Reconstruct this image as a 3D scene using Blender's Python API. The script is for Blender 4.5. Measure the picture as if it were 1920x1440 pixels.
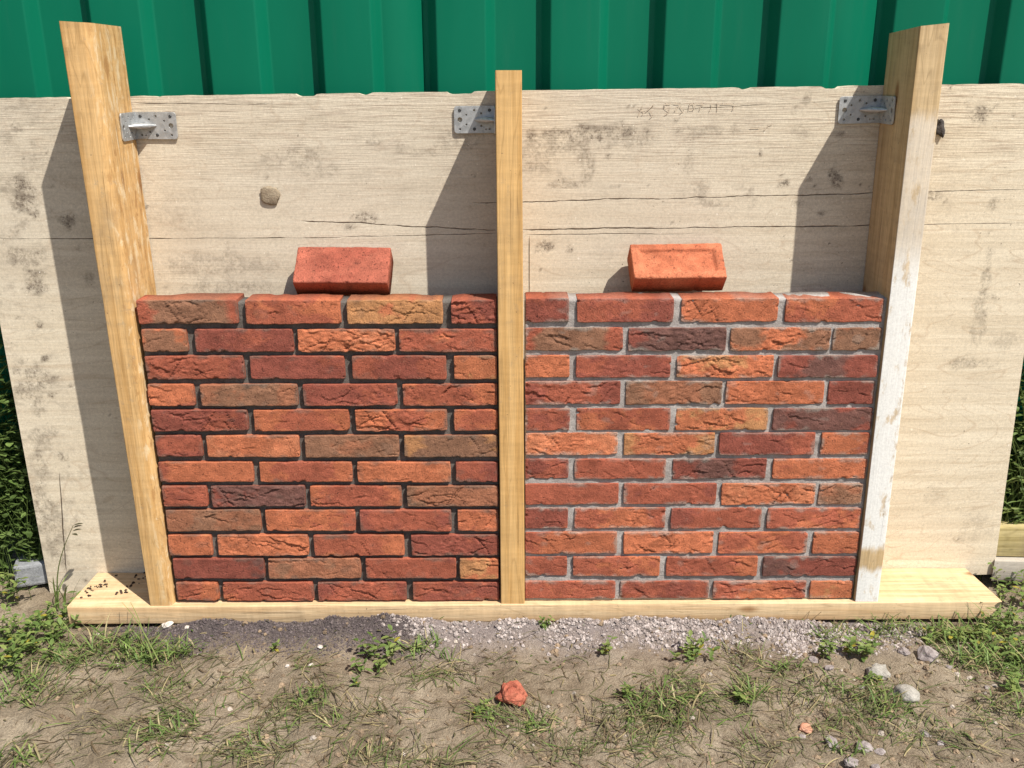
import bpy, bmesh, math, random
import numpy as np
from mathutils import Vector, Matrix

for o in list(bpy.data.objects):
    bpy.data.objects.remove(o, do_unlink=True)
scene = bpy.context.scene
COL = scene.collection
ZG = 0.778                      # ground datum: fitted wall-top height above the ground

# ------------------------------------------------------------------ camera
F_PX, PITCH, YAW, ROLL = 1766.9, 0.31855, 0.00371, 0.00371
CAM = np.array([-0.01272, -1.95909, 0.45841 + ZG])
def cam_axes(p, y, r):
    fwd = np.array([math.sin(y)*math.cos(p), math.cos(y)*math.cos(p), -math.sin(p)])
    right = np.array([math.cos(y), -math.sin(y), 0.0])
    down = np.cross(fwd, right)
    return right*math.cos(r)+down*math.sin(r), -right*math.sin(r)+down*math.cos(r), fwd
AX, AY, AZ = cam_axes(PITCH, YAW, ROLL)
cd = bpy.data.cameras.new('camera'); cam = bpy.data.objects.new('camera', cd); COL.objects.link(cam)
cd.sensor_fit = 'HORIZONTAL'; cd.sensor_width = 36.0; cd.lens = F_PX/1920*36
cd.clip_start = 0.05; cd.clip_end = 500
m4 = Matrix.Identity(4)
for i in range(3):
    m4[i][0] = AX[i]; m4[i][1] = -AY[i]; m4[i][2] = -AZ[i]; m4[i][3] = CAM[i]
cam.matrix_world = m4
scene.camera = cam
def ray(x, y): return AZ + AX*(x-960)/F_PX + AY*(y-720)/F_PX
def onY(x, y, Y):
    d = ray(x, y); return CAM + d*((Y-CAM[1])/d[1])
def onZ(x, y, Z=0.0):
    d = ray(x, y); return CAM + d*((Z-CAM[2])/d[2])

# ------------------------------------------------------------------ light
SUN = Vector((1.02, -1.0, 2.1)).normalized()
w = bpy.data.worlds.new('World'); scene.world = w; w.use_nodes = True
wn = w.node_tree
bg = wn.nodes['Background']
sky = wn.nodes.new('ShaderNodeTexSky'); sky.sky_type = 'NISHITA'; sky.sun_disc = False
sky.sun_elevation = math.asin(SUN.z); sky.sun_rotation = math.atan2(SUN.x, SUN.y)
sky.air_density = 1.0; sky.dust_density = 1.5; sky.ozone_density = 1.0
wn.links.new(sky.outputs[0], bg.inputs[0]); bg.inputs[1].default_value = 0.085
sl = bpy.data.lights.new('sun', 'SUN'); sl.energy = 4.9; sl.angle = math.radians(0.5); sl.color = (1.0, 0.955, 0.88)
so = bpy.data.objects.new('sun', sl); COL.objects.link(so)
so.rotation_euler = (-SUN).to_track_quat('-Z', 'Y').to_euler(); so.location = (3, -3, 6)
scene.view_settings.view_transform = 'Standard'; scene.view_settings.look = 'None'
scene.view_settings.gamma = 1.0; scene.view_settings.use_curve_mapping = False
scene.view_settings.exposure = 0.5

# ------------------------------------------------------------------ helpers
def tag(o, label=None, cat=None, group=None, kind=None):
    if label: o['label'] = label
    if cat: o['category'] = cat
    if group: o['group'] = group
    if kind: o['kind'] = kind
    return o
def link(name, me, mat=None, parent=None, loc=None):
    o = bpy.data.objects.new(name, me); COL.objects.link(o)
    if mat is not None and me is not None:
        me.materials.clear(); me.materials.append(mat)
    if parent is not None: o.parent = parent
    if loc is not None: o.location = loc
    return o
def empty(name, loc): 
    o = bpy.data.objects.new(name, None); COL.objects.link(o); o.location = loc; o.empty_display_size = 0.05
    return o
def mesh_np(name, V, F, smooth=True, col=None, attrs=None):
    me = bpy.data.meshes.new(name)
    V = np.asarray(V, np.float32)
    if isinstance(F, np.ndarray):
        n = F.shape[0]; k = F.shape[1]
        me.vertices.add(len(V)); me.vertices.foreach_set('co', V.ravel())
        me.loops.add(n*k); me.loops.foreach_set('vertex_index', F.astype(np.int32).ravel())
        me.polygons.add(n)
        me.polygons.foreach_set('loop_start', np.arange(n, dtype=np.int32)*k)
        me.update(calc_edges=True)
    else:
        me.from_pydata([tuple(map(float, v)) for v in V], [], F); me.update()
    me.validate()
    me.polygons.foreach_set('use_smooth', [smooth]*len(me.polygons))
    if col is not None:
        a = me.color_attributes.new('Col', 'FLOAT_COLOR', 'POINT')
        c = np.ones((len(V), 4), np.float32); c[:, :3] = col
        a.data.foreach_set('color', c.ravel())
    for nm, val in (attrs or {}).items():
        a = me.attributes.new(nm, 'FLOAT', 'POINT'); a.data.foreach_set('value', np.asarray(val, np.float32))
    return me
def hsh(ix, iy, s):
    n = (ix.astype(np.int64)*374761393 + iy.astype(np.int64)*668265263 + int(s)*982451653) & 0x7fffffff
    n = ((n ^ (n >> 13))*1274126177) & 0x7fffffff
    n = ((n ^ (n >> 16))*69069+12345) & 0x7fffffff
    return ((n >> 7) & 0xffff)/32767.5 - 1.0
def vn(x, y, s=0):
    x, y = np.broadcast_arrays(np.asarray(x, float), np.asarray(y, float))
    ix = np.floor(x); iy = np.floor(y); fx = x-ix; fy = y-iy
    fx = fx*fx*(3-2*fx); fy = fy*fy*(3-2*fy); ix = ix.astype(int); iy = iy.astype(int)
    return ((hsh(ix, iy, s)*(1-fx)+hsh(ix+1, iy, s)*fx)*(1-fy) + (hsh(ix, iy+1, s)*(1-fx)+hsh(ix+1, iy+1, s)*fx)*fy)
def fbm(x, y, s=0, o=4):
    t = 0; a = .5
    for i in range(o):
        t = t + a*vn(np.asarray(x)*2**i + 17.3*i, np.asarray(y)*2**i - 9.1*i, s+i*31); a *= .5
    return t
def sst(a, b, x):
    t = np.clip((x-a)/(b-a), 0, 1); return t*t*(3-2*t)

class NT:
    """small node-tree writer"""
    def __init__(s, name):
        s.mat = bpy.data.materials.new(name); s.mat.use_nodes = True
        s.t = s.mat.node_tree; s.b = s.t.nodes['Principled BSDF']
        s.b.inputs['Roughness'].default_value = .85
        s.b.inputs['Specular IOR Level'].default_value = .25
        s._tc = None
    def n(s, ty, **kw):
        nd = s.t.nodes.new(ty)
        for k, v in kw.items(): setattr(nd, k, v)
        return nd
    def put(s, sock, v):
        if isinstance(v, bpy.types.NodeSocket): s.t.links.new(v, sock)
        elif isinstance(v, (tuple, list)) and len(v) == 3 and sock.type == 'RGBA': sock.default_value = (*v, 1)
        else: sock.default_value = v
    def co(s):
        if s._tc is None: s._tc = s.n('ShaderNodeTexCoord').outputs['Object']
        return s._tc
    def map(s, sc, loc=(0, 0, 0), vec=None, rot=(0, 0, 0)):
        m = s.n('ShaderNodeMapping'); m.inputs['Scale'].default_value = sc; m.inputs['Location'].default_value = loc
        m.inputs['Rotation'].default_value = rot
        s.t.links.new(vec or s.co(), m.inputs['Vector']); return m.outputs[0]
    def noise(s, vec, scale=1, detail=5, rough=.6, dist=0):
        x = s.n('ShaderNodeTexNoise'); s.t.links.new(vec, x.inputs['Vector'])
        x.inputs['Scale'].default_value = scale; x.inputs['Detail'].default_value = detail
        x.inputs['Roughness'].default_value = rough; x.inputs['Distortion'].default_value = dist
        return x.outputs['Fac']
    def voro(s, vec, scale=1, out='Distance', feat='F1'):
        x = s.n('ShaderNodeTexVoronoi', feature=feat); s.t.links.new(vec, x.inputs['Vector']); x.inputs['Scale'].default_value = scale
        return x.outputs[out]
    def m(s, op, a, b=0.0, c=None):
        x = s.n('ShaderNodeMath', operation=op); s.put(x.inputs[0], a); s.put(x.inputs[1], b)
        if c is not None: s.put(x.inputs[2], c)
        return x.outputs[0]
    def rng(s, v, a, b, c=0.0, d=1.0, smooth=True):
        x = s.n('ShaderNodeMapRange', interpolation_type='SMOOTHSTEP' if smooth else 'LINEAR'); s.put(x.inputs['Value'], v)
        for k, q in zip(('From Min', 'From Max', 'To Min', 'To Max'), (a, b, c, d)): x.inputs[k].default_value = q
        return x.outputs['Result']
    def mix(s, f, a, b, mode='MIX'):
        x = s.n('ShaderNodeMix', data_type='RGBA', blend_type=mode); s.put(x.inputs['Factor'], f)
        s.put(x.inputs[6], a); s.put(x.inputs[7], b); return x.outputs[2]
    def attr(s, name, out='Fac'):
        x = s.n('ShaderNodeAttribute', attribute_name=name); return x.outputs[out]
    def sep(s, v):
        x = s.n('ShaderNodeSeparateXYZ'); s.t.links.new(v, x.inputs[0]); return x.outputs
    def bump(s, h, dist=.002, st=.6, nrm=None):
        x = s.n('ShaderNodeBump'); x.inputs['Distance'].default_value = dist; x.inputs['Strength'].default_value = st
        s.put(x.inputs['Height'], h)
        if nrm is not None: s.t.links.new(nrm, x.inputs['Normal'])
        return x.outputs[0]
    def done(s, col=None, rough=None, nrm=None):
        if col is not None: s.put(s.b.inputs['Base Color'], col)
        if rough is not None: s.put(s.b.inputs['Roughness'], rough)
        if nrm is not None: s.put(s.b.inputs['Normal'], nrm)
        return s.mat

# ------------------------------------------------------------------ materials
def mat_brick():
    k = NT('brick_clay'); c = k.attr('Col', 'Color'); v = k.co()
    oi = k.n('ShaderNodeObjectInfo').outputs['Random']
    va = k.n('ShaderNodeVectorMath', operation='ADD'); k.put(va.inputs[0], v)
    cx = k.n('ShaderNodeCombineXYZ'); k.put(cx.inputs[0], k.m('MULTIPLY', oi, 37.0)); k.put(cx.inputs[1], k.m('MULTIPLY', oi, 91.0)); k.put(va.inputs[1], cx.outputs[0])
    vv = va.outputs[0]
    n1 = k.noise(vv, 55, 6, .65); n2 = k.noise(vv, 330, 4, .7); n3 = k.noise(vv, 900, 2, .6)
    f = k.m('ADD', k.rng(n1, .3, .7, .82, 1.14, False), k.rng(n2, .3, .7, -.27, .27, False))
    c = k.mix(1.0, c, f, 'MULTIPLY')
    pale = k.rng(k.noise(k.map((1, 1, 1), (3, 1, 7), vv), 130, 5, .75), .58, .72, 0, .40)   # sandy bloom
    c = k.mix(pale, c, (.46, .235, .14))
    pit = k.rng(k.noise(k.map((1, 1, 1), (13, 5, 2), vv), 190, 4, .65), .60, .68, 0, .62)
    c = k.mix(pit, c, (.07, .022, .018))
    h = k.m('ADD', k.m('MULTIPLY', n2, .7), k.m('ADD', k.m('MULTIPLY', n3, .25), k.m('MULTIPLY', pit, -.6)))
    return k.done(c, .92, k.bump(h, .0042, .85))
def mat_mortar(name, c1, c2):
    k = NT(name); v = k.co()
    n1 = k.noise(v, 25, 5, .65); n2 = k.noise(v, 300, 4, .7)
    c = k.mix(k.rng(n1, .3, .7), c1, c2)
    c = k.mix(1.0, c, k.rng(n2, .3, .7, .72, 1.25, False), 'MULTIPLY')
    return k.done(c, .95, k.bump(k.m('ADD', n1, k.m('MULTIPLY', n2, .7)), .003, .8))
def mat_wood(name, axis, c1, c2, knot=(.22, .10, .035), grey=0.0, paint=None, dirt=.25, ring=1.0, mottle=False):
    """sawn softwood, grain along axis"""
    k = NT(name)
    s = [70, 70, 70]; s[axis] = 2.2
    v = k.map(tuple(s)); g = k.noise(v, 1.0, 7, .62, .4)
    s2 = [260, 260, 260]; s2[axis] = 9
    fine = k.noise(k.map(tuple(s2)), 1.0, 4, .6)
    s3 = [14, 14, 14]; s3[axis] = 1.1
    wob = k.noise(k.map(tuple(s3)), 1.0, 3, .5, .8)
    rings = k.m('ABSOLUTE', k.m('SINE', k.m('MULTIPLY', wob, 42.0*ring)))
    c = k.mix(k.rng(g, .32, .7), c1, c2)
    c = k.mix(k.rng(rings, .0, .35, .38, 0), c, tuple(q*.62 for q in c2))
    c = k.mix(1.0, c, k.rng(fine, .3, .7, .84, 1.12, False), 'MULTIPLY')
    s4 = [9, 9, 9]; s4[axis] = 3.4
    kd = k.voro(k.map(tuple(s4), (.3, .7, .2)), 1.0)
    kn = k.m('MULTIPLY', k.rng(kd, .05, .13, 1, 0), .8)
    c = k.mix(kn, c, knot)
    bl = k.noise(k.map((7, 7, 7), (4, 2, 9)), 1.0, 6, .65)
    c = k.mix(k.rng(bl, .52, .74, 0, dirt), c, (.20, .15, .10))
    if grey: c = k.mix(grey, c, (.36, .34, .30))
    s5 = [150, 150, 150]; s5[axis] = 2.6
    split = k.rng(k.noise(k.map(tuple(s5), (3, 3, 3)), 1.0, 3, .55), .68, .735, 0, .75)
    c = k.mix(split, c, (.12, .065, .03))
    s6 = [9, 9, 9]; s6[axis] = 70
    saw = k.noise(k.map(tuple(s6), (1, 6, 2)), 1.0, 3, .6)
    c = k.mix(1.0, c, k.rng(saw, .3, .7, .92, 1.07, False), 'MULTIPLY')
    mud = k.rng(k.noise(k.map((1, 1, 1), (6, 1, 4)), 34, 7, .75), .56, .70, 0, dirt*1.3)
    c = k.mix(mud, c, (.30, .225, .145))
    if mottle:
        mt = k.noise(k.map((55, 55, 17), (2, 7, 3)), 1.0, 6, .7, .5)
        edge_m = k.rng(k.sep(k.co())[0], -.006, .022, .12, 1.0)
        c = k.mix(k.m('MULTIPLY', k.rng(mt, .52, .62, 0, .75), edge_m), c, (.66, .53, .34))
        c = k.mix(k.m('MULTIPLY', k.rng(mt, .36, .45, .8, 0), edge_m), c, (.33, .17, .06))
    sp = k.rng(k.noise(k.map((1, 1, 1), (8, 3, 1)), 150, 3, .6), .69, .74, 0, .7)
    c = k.mix(sp, c, (.09, .06, .04))
    h = k.m('ADD', k.m('ADD', k.m('MULTIPLY', g, .6), k.m('MULTIPLY', saw, .35)), k.m('SUBTRACT', k.m('MULTIPLY', fine, .5), split))
    if paint:
        pz, pc = paint
        xyz = k.sep(k.co())
        edge = k.m('ADD', xyz[2], k.m('MULTIPLY', k.noise(k.map((60, 60, 9)), 1, 5, .7), .05))
        m1 = k.rng(edge, pz[0]-.02, pz[0]+.02, 1, 0)
        # bare patch low down, flaking everywhere
        if len(pz) > 1:
            mb = k.m('MULTIPLY', k.rng(edge, pz[1]-.012, pz[1]+.012, 0, 1), k.rng(edge, pz[2]-.012, pz[2]+.012, 1, 0))
            m1 = k.m('MULTIPLY', m1, k.m('SUBTRACT', 1.0, mb))
        fl = k.rng(k.noise(k.map((38, 38, 16), (5, 5, 5)), 1, 7, .7), .34, .47, .25, 1)
        top = k.rng(xyz[2], .76, .88, 1.0, .42)
        m1 = k.m('MULTIPLY', k.m('MULTIPLY', m1, fl), top)
        geo = k.n('ShaderNodeNewGeometry').outputs['Normal']
        fr = k.rng(k.m('MULTIPLY', k.sep(geo)[1], -1.0), .5, .8)
        m1 = k.m('MULTIPLY', m1, fr)
        pn = k.mix(k.rng(k.noise(k.map((220, 220, 220)), 1, 3, .6), .3, .75), pc, tuple(q*.86 for q in pc))
        c = k.mix(m1, c, pn)
    return k.done(c, .8, k.bump(h, .0018, .7))
def mat_simple(name, c1, c2, sc=60, rough=.9, bd=.002, spec=.25):
    k = NT(name); v = k.co(); n1 = k.noise(v, sc, 6, .65); n2 = k.noise(v, sc*6, 3, .6)
    c = k.mix(k.rng(n1, .3, .7), c1, c2); c = k.mix(1.0, c, k.rng(n2, .3, .7, .8, 1.18, False), 'MULTIPLY')
    k.b.inputs['Specular IOR Level'].default_value = spec
    return k.done(c, rough, k.bump(k.m('ADD', n1, k.m('MULTIPLY', n2, .5)), bd, .7))
def mat_vcol(name, rough=.9, trans=0, sc=200, var=.25):
    k = NT(name); c = k.attr('Col', 'Color'); n = k.noise(k.co(), sc, 3, .6)
    c = k.mix(1.0, c, k.rng(n, .3, .7, 1-var, 1+var, False), 'MULTIPLY')
    if trans:
        k.b.inputs['Subsurface Weight'].default_value = 0
        tr = k.n('ShaderNodeBsdfTranslucent'); k.put(tr.inputs[0], c)
        mx = k.n('ShaderNodeMixShader'); mx.inputs[0].default_value = trans
        k.t.links.new(k.b.outputs[0], mx.inputs[1]); k.t.links.new(tr.outputs[0], mx.inputs[2])
        k.t.links.new(mx.outputs[0], k.t.nodes['Material Output'].inputs[0])
    return k.done(c, rough, k.bump(n, .001, .4))
def mat_zinc(name, c):
    k = NT(name); v = k.co(); sp = k.voro(k.map((1, 1, 1)), 120, 'Color'); n = k.noise(v, 60, 5, .6)
    f = k.m('ADD', k.m('MULTIPLY', k.sep(sp)[0], .25), k.m('MULTIPLY', n, .5))
    col = k.mix(k.rng(f, .2, .6), tuple(q*.72 for q in c), c)
    k.b.inputs['Metallic'].default_value = .75
    return k.done(col, k.rng(n, .3, .7, .42, .6), k.bump(n, .0006, .4))
def mat_green():
    k = NT('green_painted_steel'); v = k.co()
    n = k.noise(k.map((3, 3, .8)), 1, 4, .55); d = k.noise(k.map((50, 50, 4)), 1, 5, .6)
    c = k.mix(k.rng(n, .3, .7), (.0012, .118, .063), (.002, .136, .074))
    c = k.mix(k.rng(d, .55, .8, 0, .10), c, (.04, .13, .09))
    k.b.inputs['Specular IOR Level'].default_value = .12
    return k.done(c, k.rng(d, .3, .7, .42, .55), k.bump(n, .002, .12))

# ------------------------------------------------------------------ ground
PL_Y0, PL_Y1 = -.012, .149          # base plank, front and back
ZP = 0.047                          # base plank top
def gz(x, y):
    x = np.asarray(x, float); y = np.asarray(y, float)
    z = .016*fbm(x*2.2, y*2.2, 3, 3) + .016*fbm(x*9, y*9, 5, 4) + .009*fbm(x*26, y*26, 8, 3) + .006*fbm(x*62, y*62, 18, 2)
    z = z - .010
    near = sst(.75, .0, -y)
    # crumbs heaped against the plank
    mid = sst(-.98, -.72, x)*sst(.82, .62, x)
    hgt = .040 + .014*fbm(x*6, x*0+3.1, 12, 3) + .010*np.exp(-((x+.33)/.12)**2)
    z = z + mid*hgt*np.exp(-(np.maximum(-y-.012, 0)/.055)**2)*np.where(y < .05, 1, 0)
    # under the plank and behind it the soil stays low
    und = sst(-.035, -.012, y)*sst(.30, .17, y)*sst(1.30, 1.14, np.abs(x))
    z = np.where(und > 0, z*(1-und) + (-.012)*und, z)
    # rises a little towards the fence on the outer sides
    z = z + .05*sst(.15, .9, y)
    far = sst(1.5, 5, np.hypot(x, y))
    return z*(1-far) + far*.03*fbm(x*.3, y*.3, 9, 3)
_hx, _hy, _hs = -2.0, -1.0, .006
_HG = gz(*np.meshgrid(_hx+_hs*np.arange(668), _hy+_hs*np.arange(334)))
def gh(x, y):
    u = (x-_hx)/_hs; v = (y-_hy)/_hs; i = int(u); j = int(v)
    if i < 0 or j < 0 or i > 665 or j > 331: return float(gz(x, y))
    u -= i; v -= j; H = _HG
    return float((H[j, i]*(1-u)+H[j, i+1]*u)*(1-v)+(H[j+1, i]*(1-u)+H[j+1, i+1]*u)*v)
def spread(lo, hi, step, far, g=1.22):
    a = list(np.arange(lo, hi+1e-9, step)); s = step; p = hi
    while p < far: s *= g; p += s; a.append(p)
    s = step; p = lo; b = []
    while p > -far: s *= g; p -= s; b.append(p)
    return np.array(b[::-1]+a)
def mat_soil():
    k = NT('trampled_soil'); v = k.co(); gr = k.attr('grey'); gd = k.attr('dark')
    n1 = k.noise(v, 6, 6, .6); n2 = k.noise(v, 45, 6, .7); n3 = k.noise(v, 260, 4, .7)
    c = k.mix(k.rng(n1, .32, .68), (.215, .167, .112), (.345, .28, .20))
    c = k.mix(k.rng(n2, .45, .72, 0, .6), c, (.125, .088, .052))
    c = k.mix(1.0, c, k.rng(n3, .28, .72, .62, 1.36, False), 'MULTIPLY')
    damp = k.rng(k.noise(k.map((1, 1, 1), (4, 9, 1)), 3.2, 5, .6), .52, .66, 0, .42)
    c = k.mix(damp, c, (.115, .088, .056))
    gn = k.m('MULTIPLY', gr, k.rng(n2, .2, .5, .55, 1.0))
    gcol = k.mix(k.rng(n3, .3, .7), (.17, .135, .125), (.30, .255, .235))
    c = k.mix(gn, c, gcol)
    c = k.mix(k.m('MULTIPLY', gd, k.rng(n2, .25, .5, .7, 1.0)), c, k.mix(k.rng(n3, .3, .7), (.060, .047, .045), (.125, .102, .095)))
    h = k.m('ADD', k.m('MULTIPLY', n2, 1.0), k.m('MULTIPLY', n3, .5))
    return k.done(c, .95, k.bump(h, .012, .9))
gx = spread(-1.55, 1.55, .0085, 60); gy = spread(-.75, .45, .0085, 60)
X, Y = np.meshgrid(gx, gy)
Z = gz(X, Y)
ny, nx = X.shape
idx = np.arange(ny*nx).reshape(ny, nx)
FQ = np.stack([idx[:-1, :-1], idx[:-1, 1:], idx[1:, 1:], idx[1:, :-1]], -1).reshape(-1, 4)
band = np.exp(-(np.maximum(-Y-.02, 0)/(.085+.04*fbm(X*5, X*0, 71, 3)))**2)*np.where(Y < .15, 1, 0)
side = sst(-1.0, -.8, X)*sst(1.05, .8, X)
greyw = np.clip(band*side*sst(-.30, -.22, X)*1.1, 0, 1)
darkw = np.clip(band*side*sst(-.20, -.28, X)*1.4, 0, 1)
gm = mesh_np('ground', np.stack([X, Y, Z], -1).reshape(-1, 3), FQ, True, attrs={'grey': greyw.ravel(), 'dark': darkw.ravel()})
tag(link('ground', gm, mat_soil()), 'bare trampled tan soil', None, None, 'structure')

# ------------------------------------------------------------------ green profiled fence
PITCH_F = .2495; FENCE_Y = .232
def fence_profile():
    """one period from the middle of a recess: (x, y), y smaller = nearer"""
    P = PITCH_F; yb = FENCE_Y+.032; yf = FENCE_Y
    run = .019; half = P/2
    raw = [(0, yb), (.012, yb), (.012+run, yf), (.012+run+.108, yf), (.012+2*run+.108, yb), (P, yb)]
    out = [raw[0]]
    for i in range(1, len(raw)-1):
        a, b, c = (np.array(raw[i+j]) for j in (-1, 0, 1))
        da = (a-b)/np.linalg.norm(a-b); dc = (c-b)/np.linalg.norm(c-b); r = .004
        for t in (0, .33, .66, 1):
            p0 = b+da*r*(1-t); p1 = b+dc*r*t
            out.append(tuple(p0*(1-t)+p1*t if t not in (0, 1) else (p0 if t == 0 else p1)))
    out.append(raw[-1]); return out
def dark_x():                       # the dark flank is the left side of a rib; one is seen at pixel 801 on the top border
    return onY(801, 0, FENCE_Y+.02)[0]
M_GREEN = mat_green()
fence = empty('metal_fence', (0, FENCE_Y, 0))
tag(fence, 'tall green painted profiled steel sheet fence behind the plywood', 'fence')
prof = fence_profile(); off0 = dark_x() - .012
def sheet_mesh(x0, n, z0, z1):
    pts = []
    for i in range(n): pts += [(x0+i*PITCH_F+a, b) for a, b in prof[(1 if i else 0):]]
    pts = np.array(pts); V = []; F = []
    zs = np.linspace(z0, z1, 7); th = .0012
    for z in zs: V += [(p[0], p[1]+.0006*math.sin(z*9+p[0]*5), z) for p in pts]
    n1 = len(pts); nb = len(V)
    V += [(a, b+th, c) for a, b, c in V]
    for j in range(len(zs)-1):
        for i in range(n1-1):
            a = j*n1+i; F.append((a, a+1, a+1+n1, a+n1)); F.append((nb+a, nb+a+n1, nb+a+1+n1, nb+a+1))
    for i in range(n1-1):
        F.append((i, nb+i, nb+i+1, i+1)); t = (len(zs)-1)*n1+i; F.append((t, t+1, nb+t+1, nb+t))
    for j in range(len(zs)-1):
        a = j*n1; F.append((a, a+n1, nb+a+n1, nb+a)); a = j*n1+n1-1; F.append((a, nb+a, nb+a+n1, a+n1))
    V = np.array(V); V[:, 1] -= FENCE_Y
    me = mesh_np('sheet', V, F, True)
    return me
for sidx in range(-3, 3):
    x0 = off0 + sidx*4*PITCH_F
    o = link('sheet', sheet_mesh(x0, 4, .16, 2.25), M_GREEN, fence)
    o.location.y = .0016 if sidx % 2 else 0
def boxmesh(name, sx, sy, sz, bev=.003, seg=1):
    bm = bmesh.new(); bmesh.ops.create_cube(bm, size=1)
    for v in bm.verts: v.co = Vector((v.co.x*sx, v.co.y*sy, v.co.z*sz))
    if bev: bmesh.ops.bevel(bm, geom=bm.edges[:], offset=bev, segments=seg, affect='EDGES', profile=.6)
    me = bpy.data.meshes.new(name); bm.to_mesh(me); bm.free(); return me
for z in (.5, 1.85):
    link('rail', boxmesh('rail', 6.0, .03, .04), M_GREEN, fence, (0, .0625, z))
for x in (-2.4, 0, 2.4):
    link('fence_post', boxmesh('fence_post', .06, .06, 2.4), M_GREEN, fence, (x, .109, 1.1))

# ------------------------------------------------------------------ plywood sheet
PY = .150; PT = .021
PC = {'bl': (-1.178, -.016), 'br': (1.213, .027), 'tr': (1.172, 1.2125), 'tl': (-1.186, 1.1885)}
def mat_ply():
    k = NT('weathered_plywood'); v = k.co(); xyz = k.sep(v); st = k.attr('stain'); gr = k.attr('grey')
    g1 = k.noise(k.map((2.0, 1, 46)), 1, 7, .6, .6)
    g2 = k.noise(k.map((9, 1, 240)), 1, 5, .65)
    wob = k.noise(k.map((1.3, 1, 5.5), (2, 0, 5)), 1, 3, .5, .9)
    figure = k.m('ABSOLUTE', k.m('SINE', k.m('MULTIPLY', wob, 46.0)))
    c = k.mix(k.rng(g1, .3, .7), (.59, .50, .365), (.71, .625, .48))
    c = k.mix(k.rng(figure, 0, .25, .30, 0), c, (.40, .275, .165))
    c = k.mix(k.rng(g2, .56, .74, 0, .42), c, (.34, .255, .175))
    c = k.mix(1.0, c, k.rng(k.noise(v, 420, 3, .6), .3, .7, .88, 1.12, False), 'MULTIPLY')
    # raised silvered grain along the upper edge
    up = k.m('MULTIPLY', k.rng(xyz[2], .93, 1.17), .8)
    c = k.mix(k.m('MULTIPLY', k.rng(g2, .5, .66), up), c, (.37, .27, .19))
    c = k.mix(k.m('MULTIPLY', gr, .5), c, (.47, .415, .34))
    big = k.noise(k.map((2.2, 1, 3.2), (7, 0, 1)), 1, 5, .6)
    c = k.mix(k.rng(big, .5, .72, 0, .3), c, (.47, .40, .31))
    pale = k.rng(k.noise(k.map((5, 1, 9), (1, 0, 3)), 1, 6, .7), .58, .75, 0, .4)
    c = k.mix(pale, c, (.74, .65, .50))
    d1 = k.noise(k.map((1, 1, 1.6), (11, 0, 2)), 13, 9, .76)
    side = k.rng(xyz[0], -1.12, -.95, .55, .0)
    hi = k.rng(xyz[2], .55, 1.0, .06, .26)
    c = k.mix(k.m('MULTIPLY', k.rng(d1, .47, .68), k.m('ADD', side, hi)), c, (.27, .225, .17))
    d2 = k.noise(k.map((1, 1, 1), (5, 0, 8)), 55, 6, .72)
    c = k.mix(k.rng(d2, .54, .70, 0, .38), c, (.40, .325, .235))
    d3 = k.noise(k.map((1, 1, 1), (15, 0, 1)), 160, 4, .7)
    c = k.mix(1.0, c, k.rng(d3, .3, .7, .87, 1.12, False), 'MULTIPLY')
    # stains: soft area times a broken-up texture
    br = k.noise(k.map((1, 1, 1), (3, 3, 3)), 42, 6, .7)
    br2 = k.noise(k.map((1, 1, 1), (9, 3, 5)), 150, 4, .65)
    sf = k.m('MULTIPLY', st, k.m('ADD', k.rng(br, .42, .58, .06, .75), k.rng(br2, .5, .58, 0, .5)))
    c = k.mix(k.m('MINIMUM', sf, .93), c, (.135, .105, .078))
    # mortar specks and nail pits
    sp = k.rng(k.noise(k.map((1, 1, 1), (2, 8, 4)), 95, 3, .55), .675, .72, 0, .75)
    sp = k.m('MULTIPLY', sp, k.rng(k.noise(v, 3.3, 3, .5), .42, .6, .15, 1))
    c = k.mix(sp, c, (.13, .10, .075))
    sw = k.rng(k.noise(k.map((1, 1, 1), (6, 2, 9)), 120, 2, .5), .70, .74, 0, .7)
    c = k.mix(sw, c, (.80, .74, .62))
    # splits in the face veneer
    crk = None
    wn_ = k.m('MULTIPLY', k.m('SUBTRACT', k.noise(k.map((7, 1, 0)), 1, 5, .6), .5), .030)
    wv_ = k.m('MULTIPLY', k.m('SUBTRACT', k.noise(k.map((0, 1, 9)), 1, 4, .6), .5), .012)
    wid = k.rng(k.noise(k.map((16, 1, 3)), 1, 4, .6), .34, .66, .12, 1.5, False)
    for (a, b, hw, wo) in CRACKS:
        p = onY(*a, PY); q = onY(*b, PY)
        if abs(q[0]-p[0]) > abs(q[2]-p[2]):
            t, s_, p0, q0, s0, s1, ww = xyz[0], xyz[2], p[0], q[0], p[2], q[2], wn_
        else:
            t, s_, p0, q0, s0, s1, ww = xyz[2], xyz[0], p[2], q[2], p[0], q[0], wv_
        if q0 < p0: p0, q0, s0, s1 = q0, p0, s1, s0
        lin = k.m('MULTIPLY_ADD', t, (s1-s0)/(q0-p0), s0-p0*(s1-s0)/(q0-p0))
        d = k.m('ABSOLUTE', k.m('SUBTRACT', k.m('SUBTRACT', s_, lin), k.m('MULTIPLY', ww, wo*.6)))
        d = k.m('DIVIDE', d, wid)
        mk = k.m('MULTIPLY', k.rng(d, hw*.35, hw, 1, 0), k.m('MULTIPLY', k.rng(t, p0-.004, p0+.03), k.rng(t, q0-.03, q0+.004, 1, 0)))
        crk = mk if crk is None else k.m('MAXIMUM', crk, mk)
    c = k.mix(k.m('MULTIPLY', crk, .9), c, (.07, .045, .028))
    h = k.m('ADD', k.m('MULTIPLY', g2, .5), k.m('MULTIPLY', crk, -2.5))
    h = k.m('ADD', h, k.m('MULTIPLY', k.m('MULTIPLY', g2, up), 1.4))
    return k.done(c, .82, k.bump(h, .0014, .75))
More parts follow.
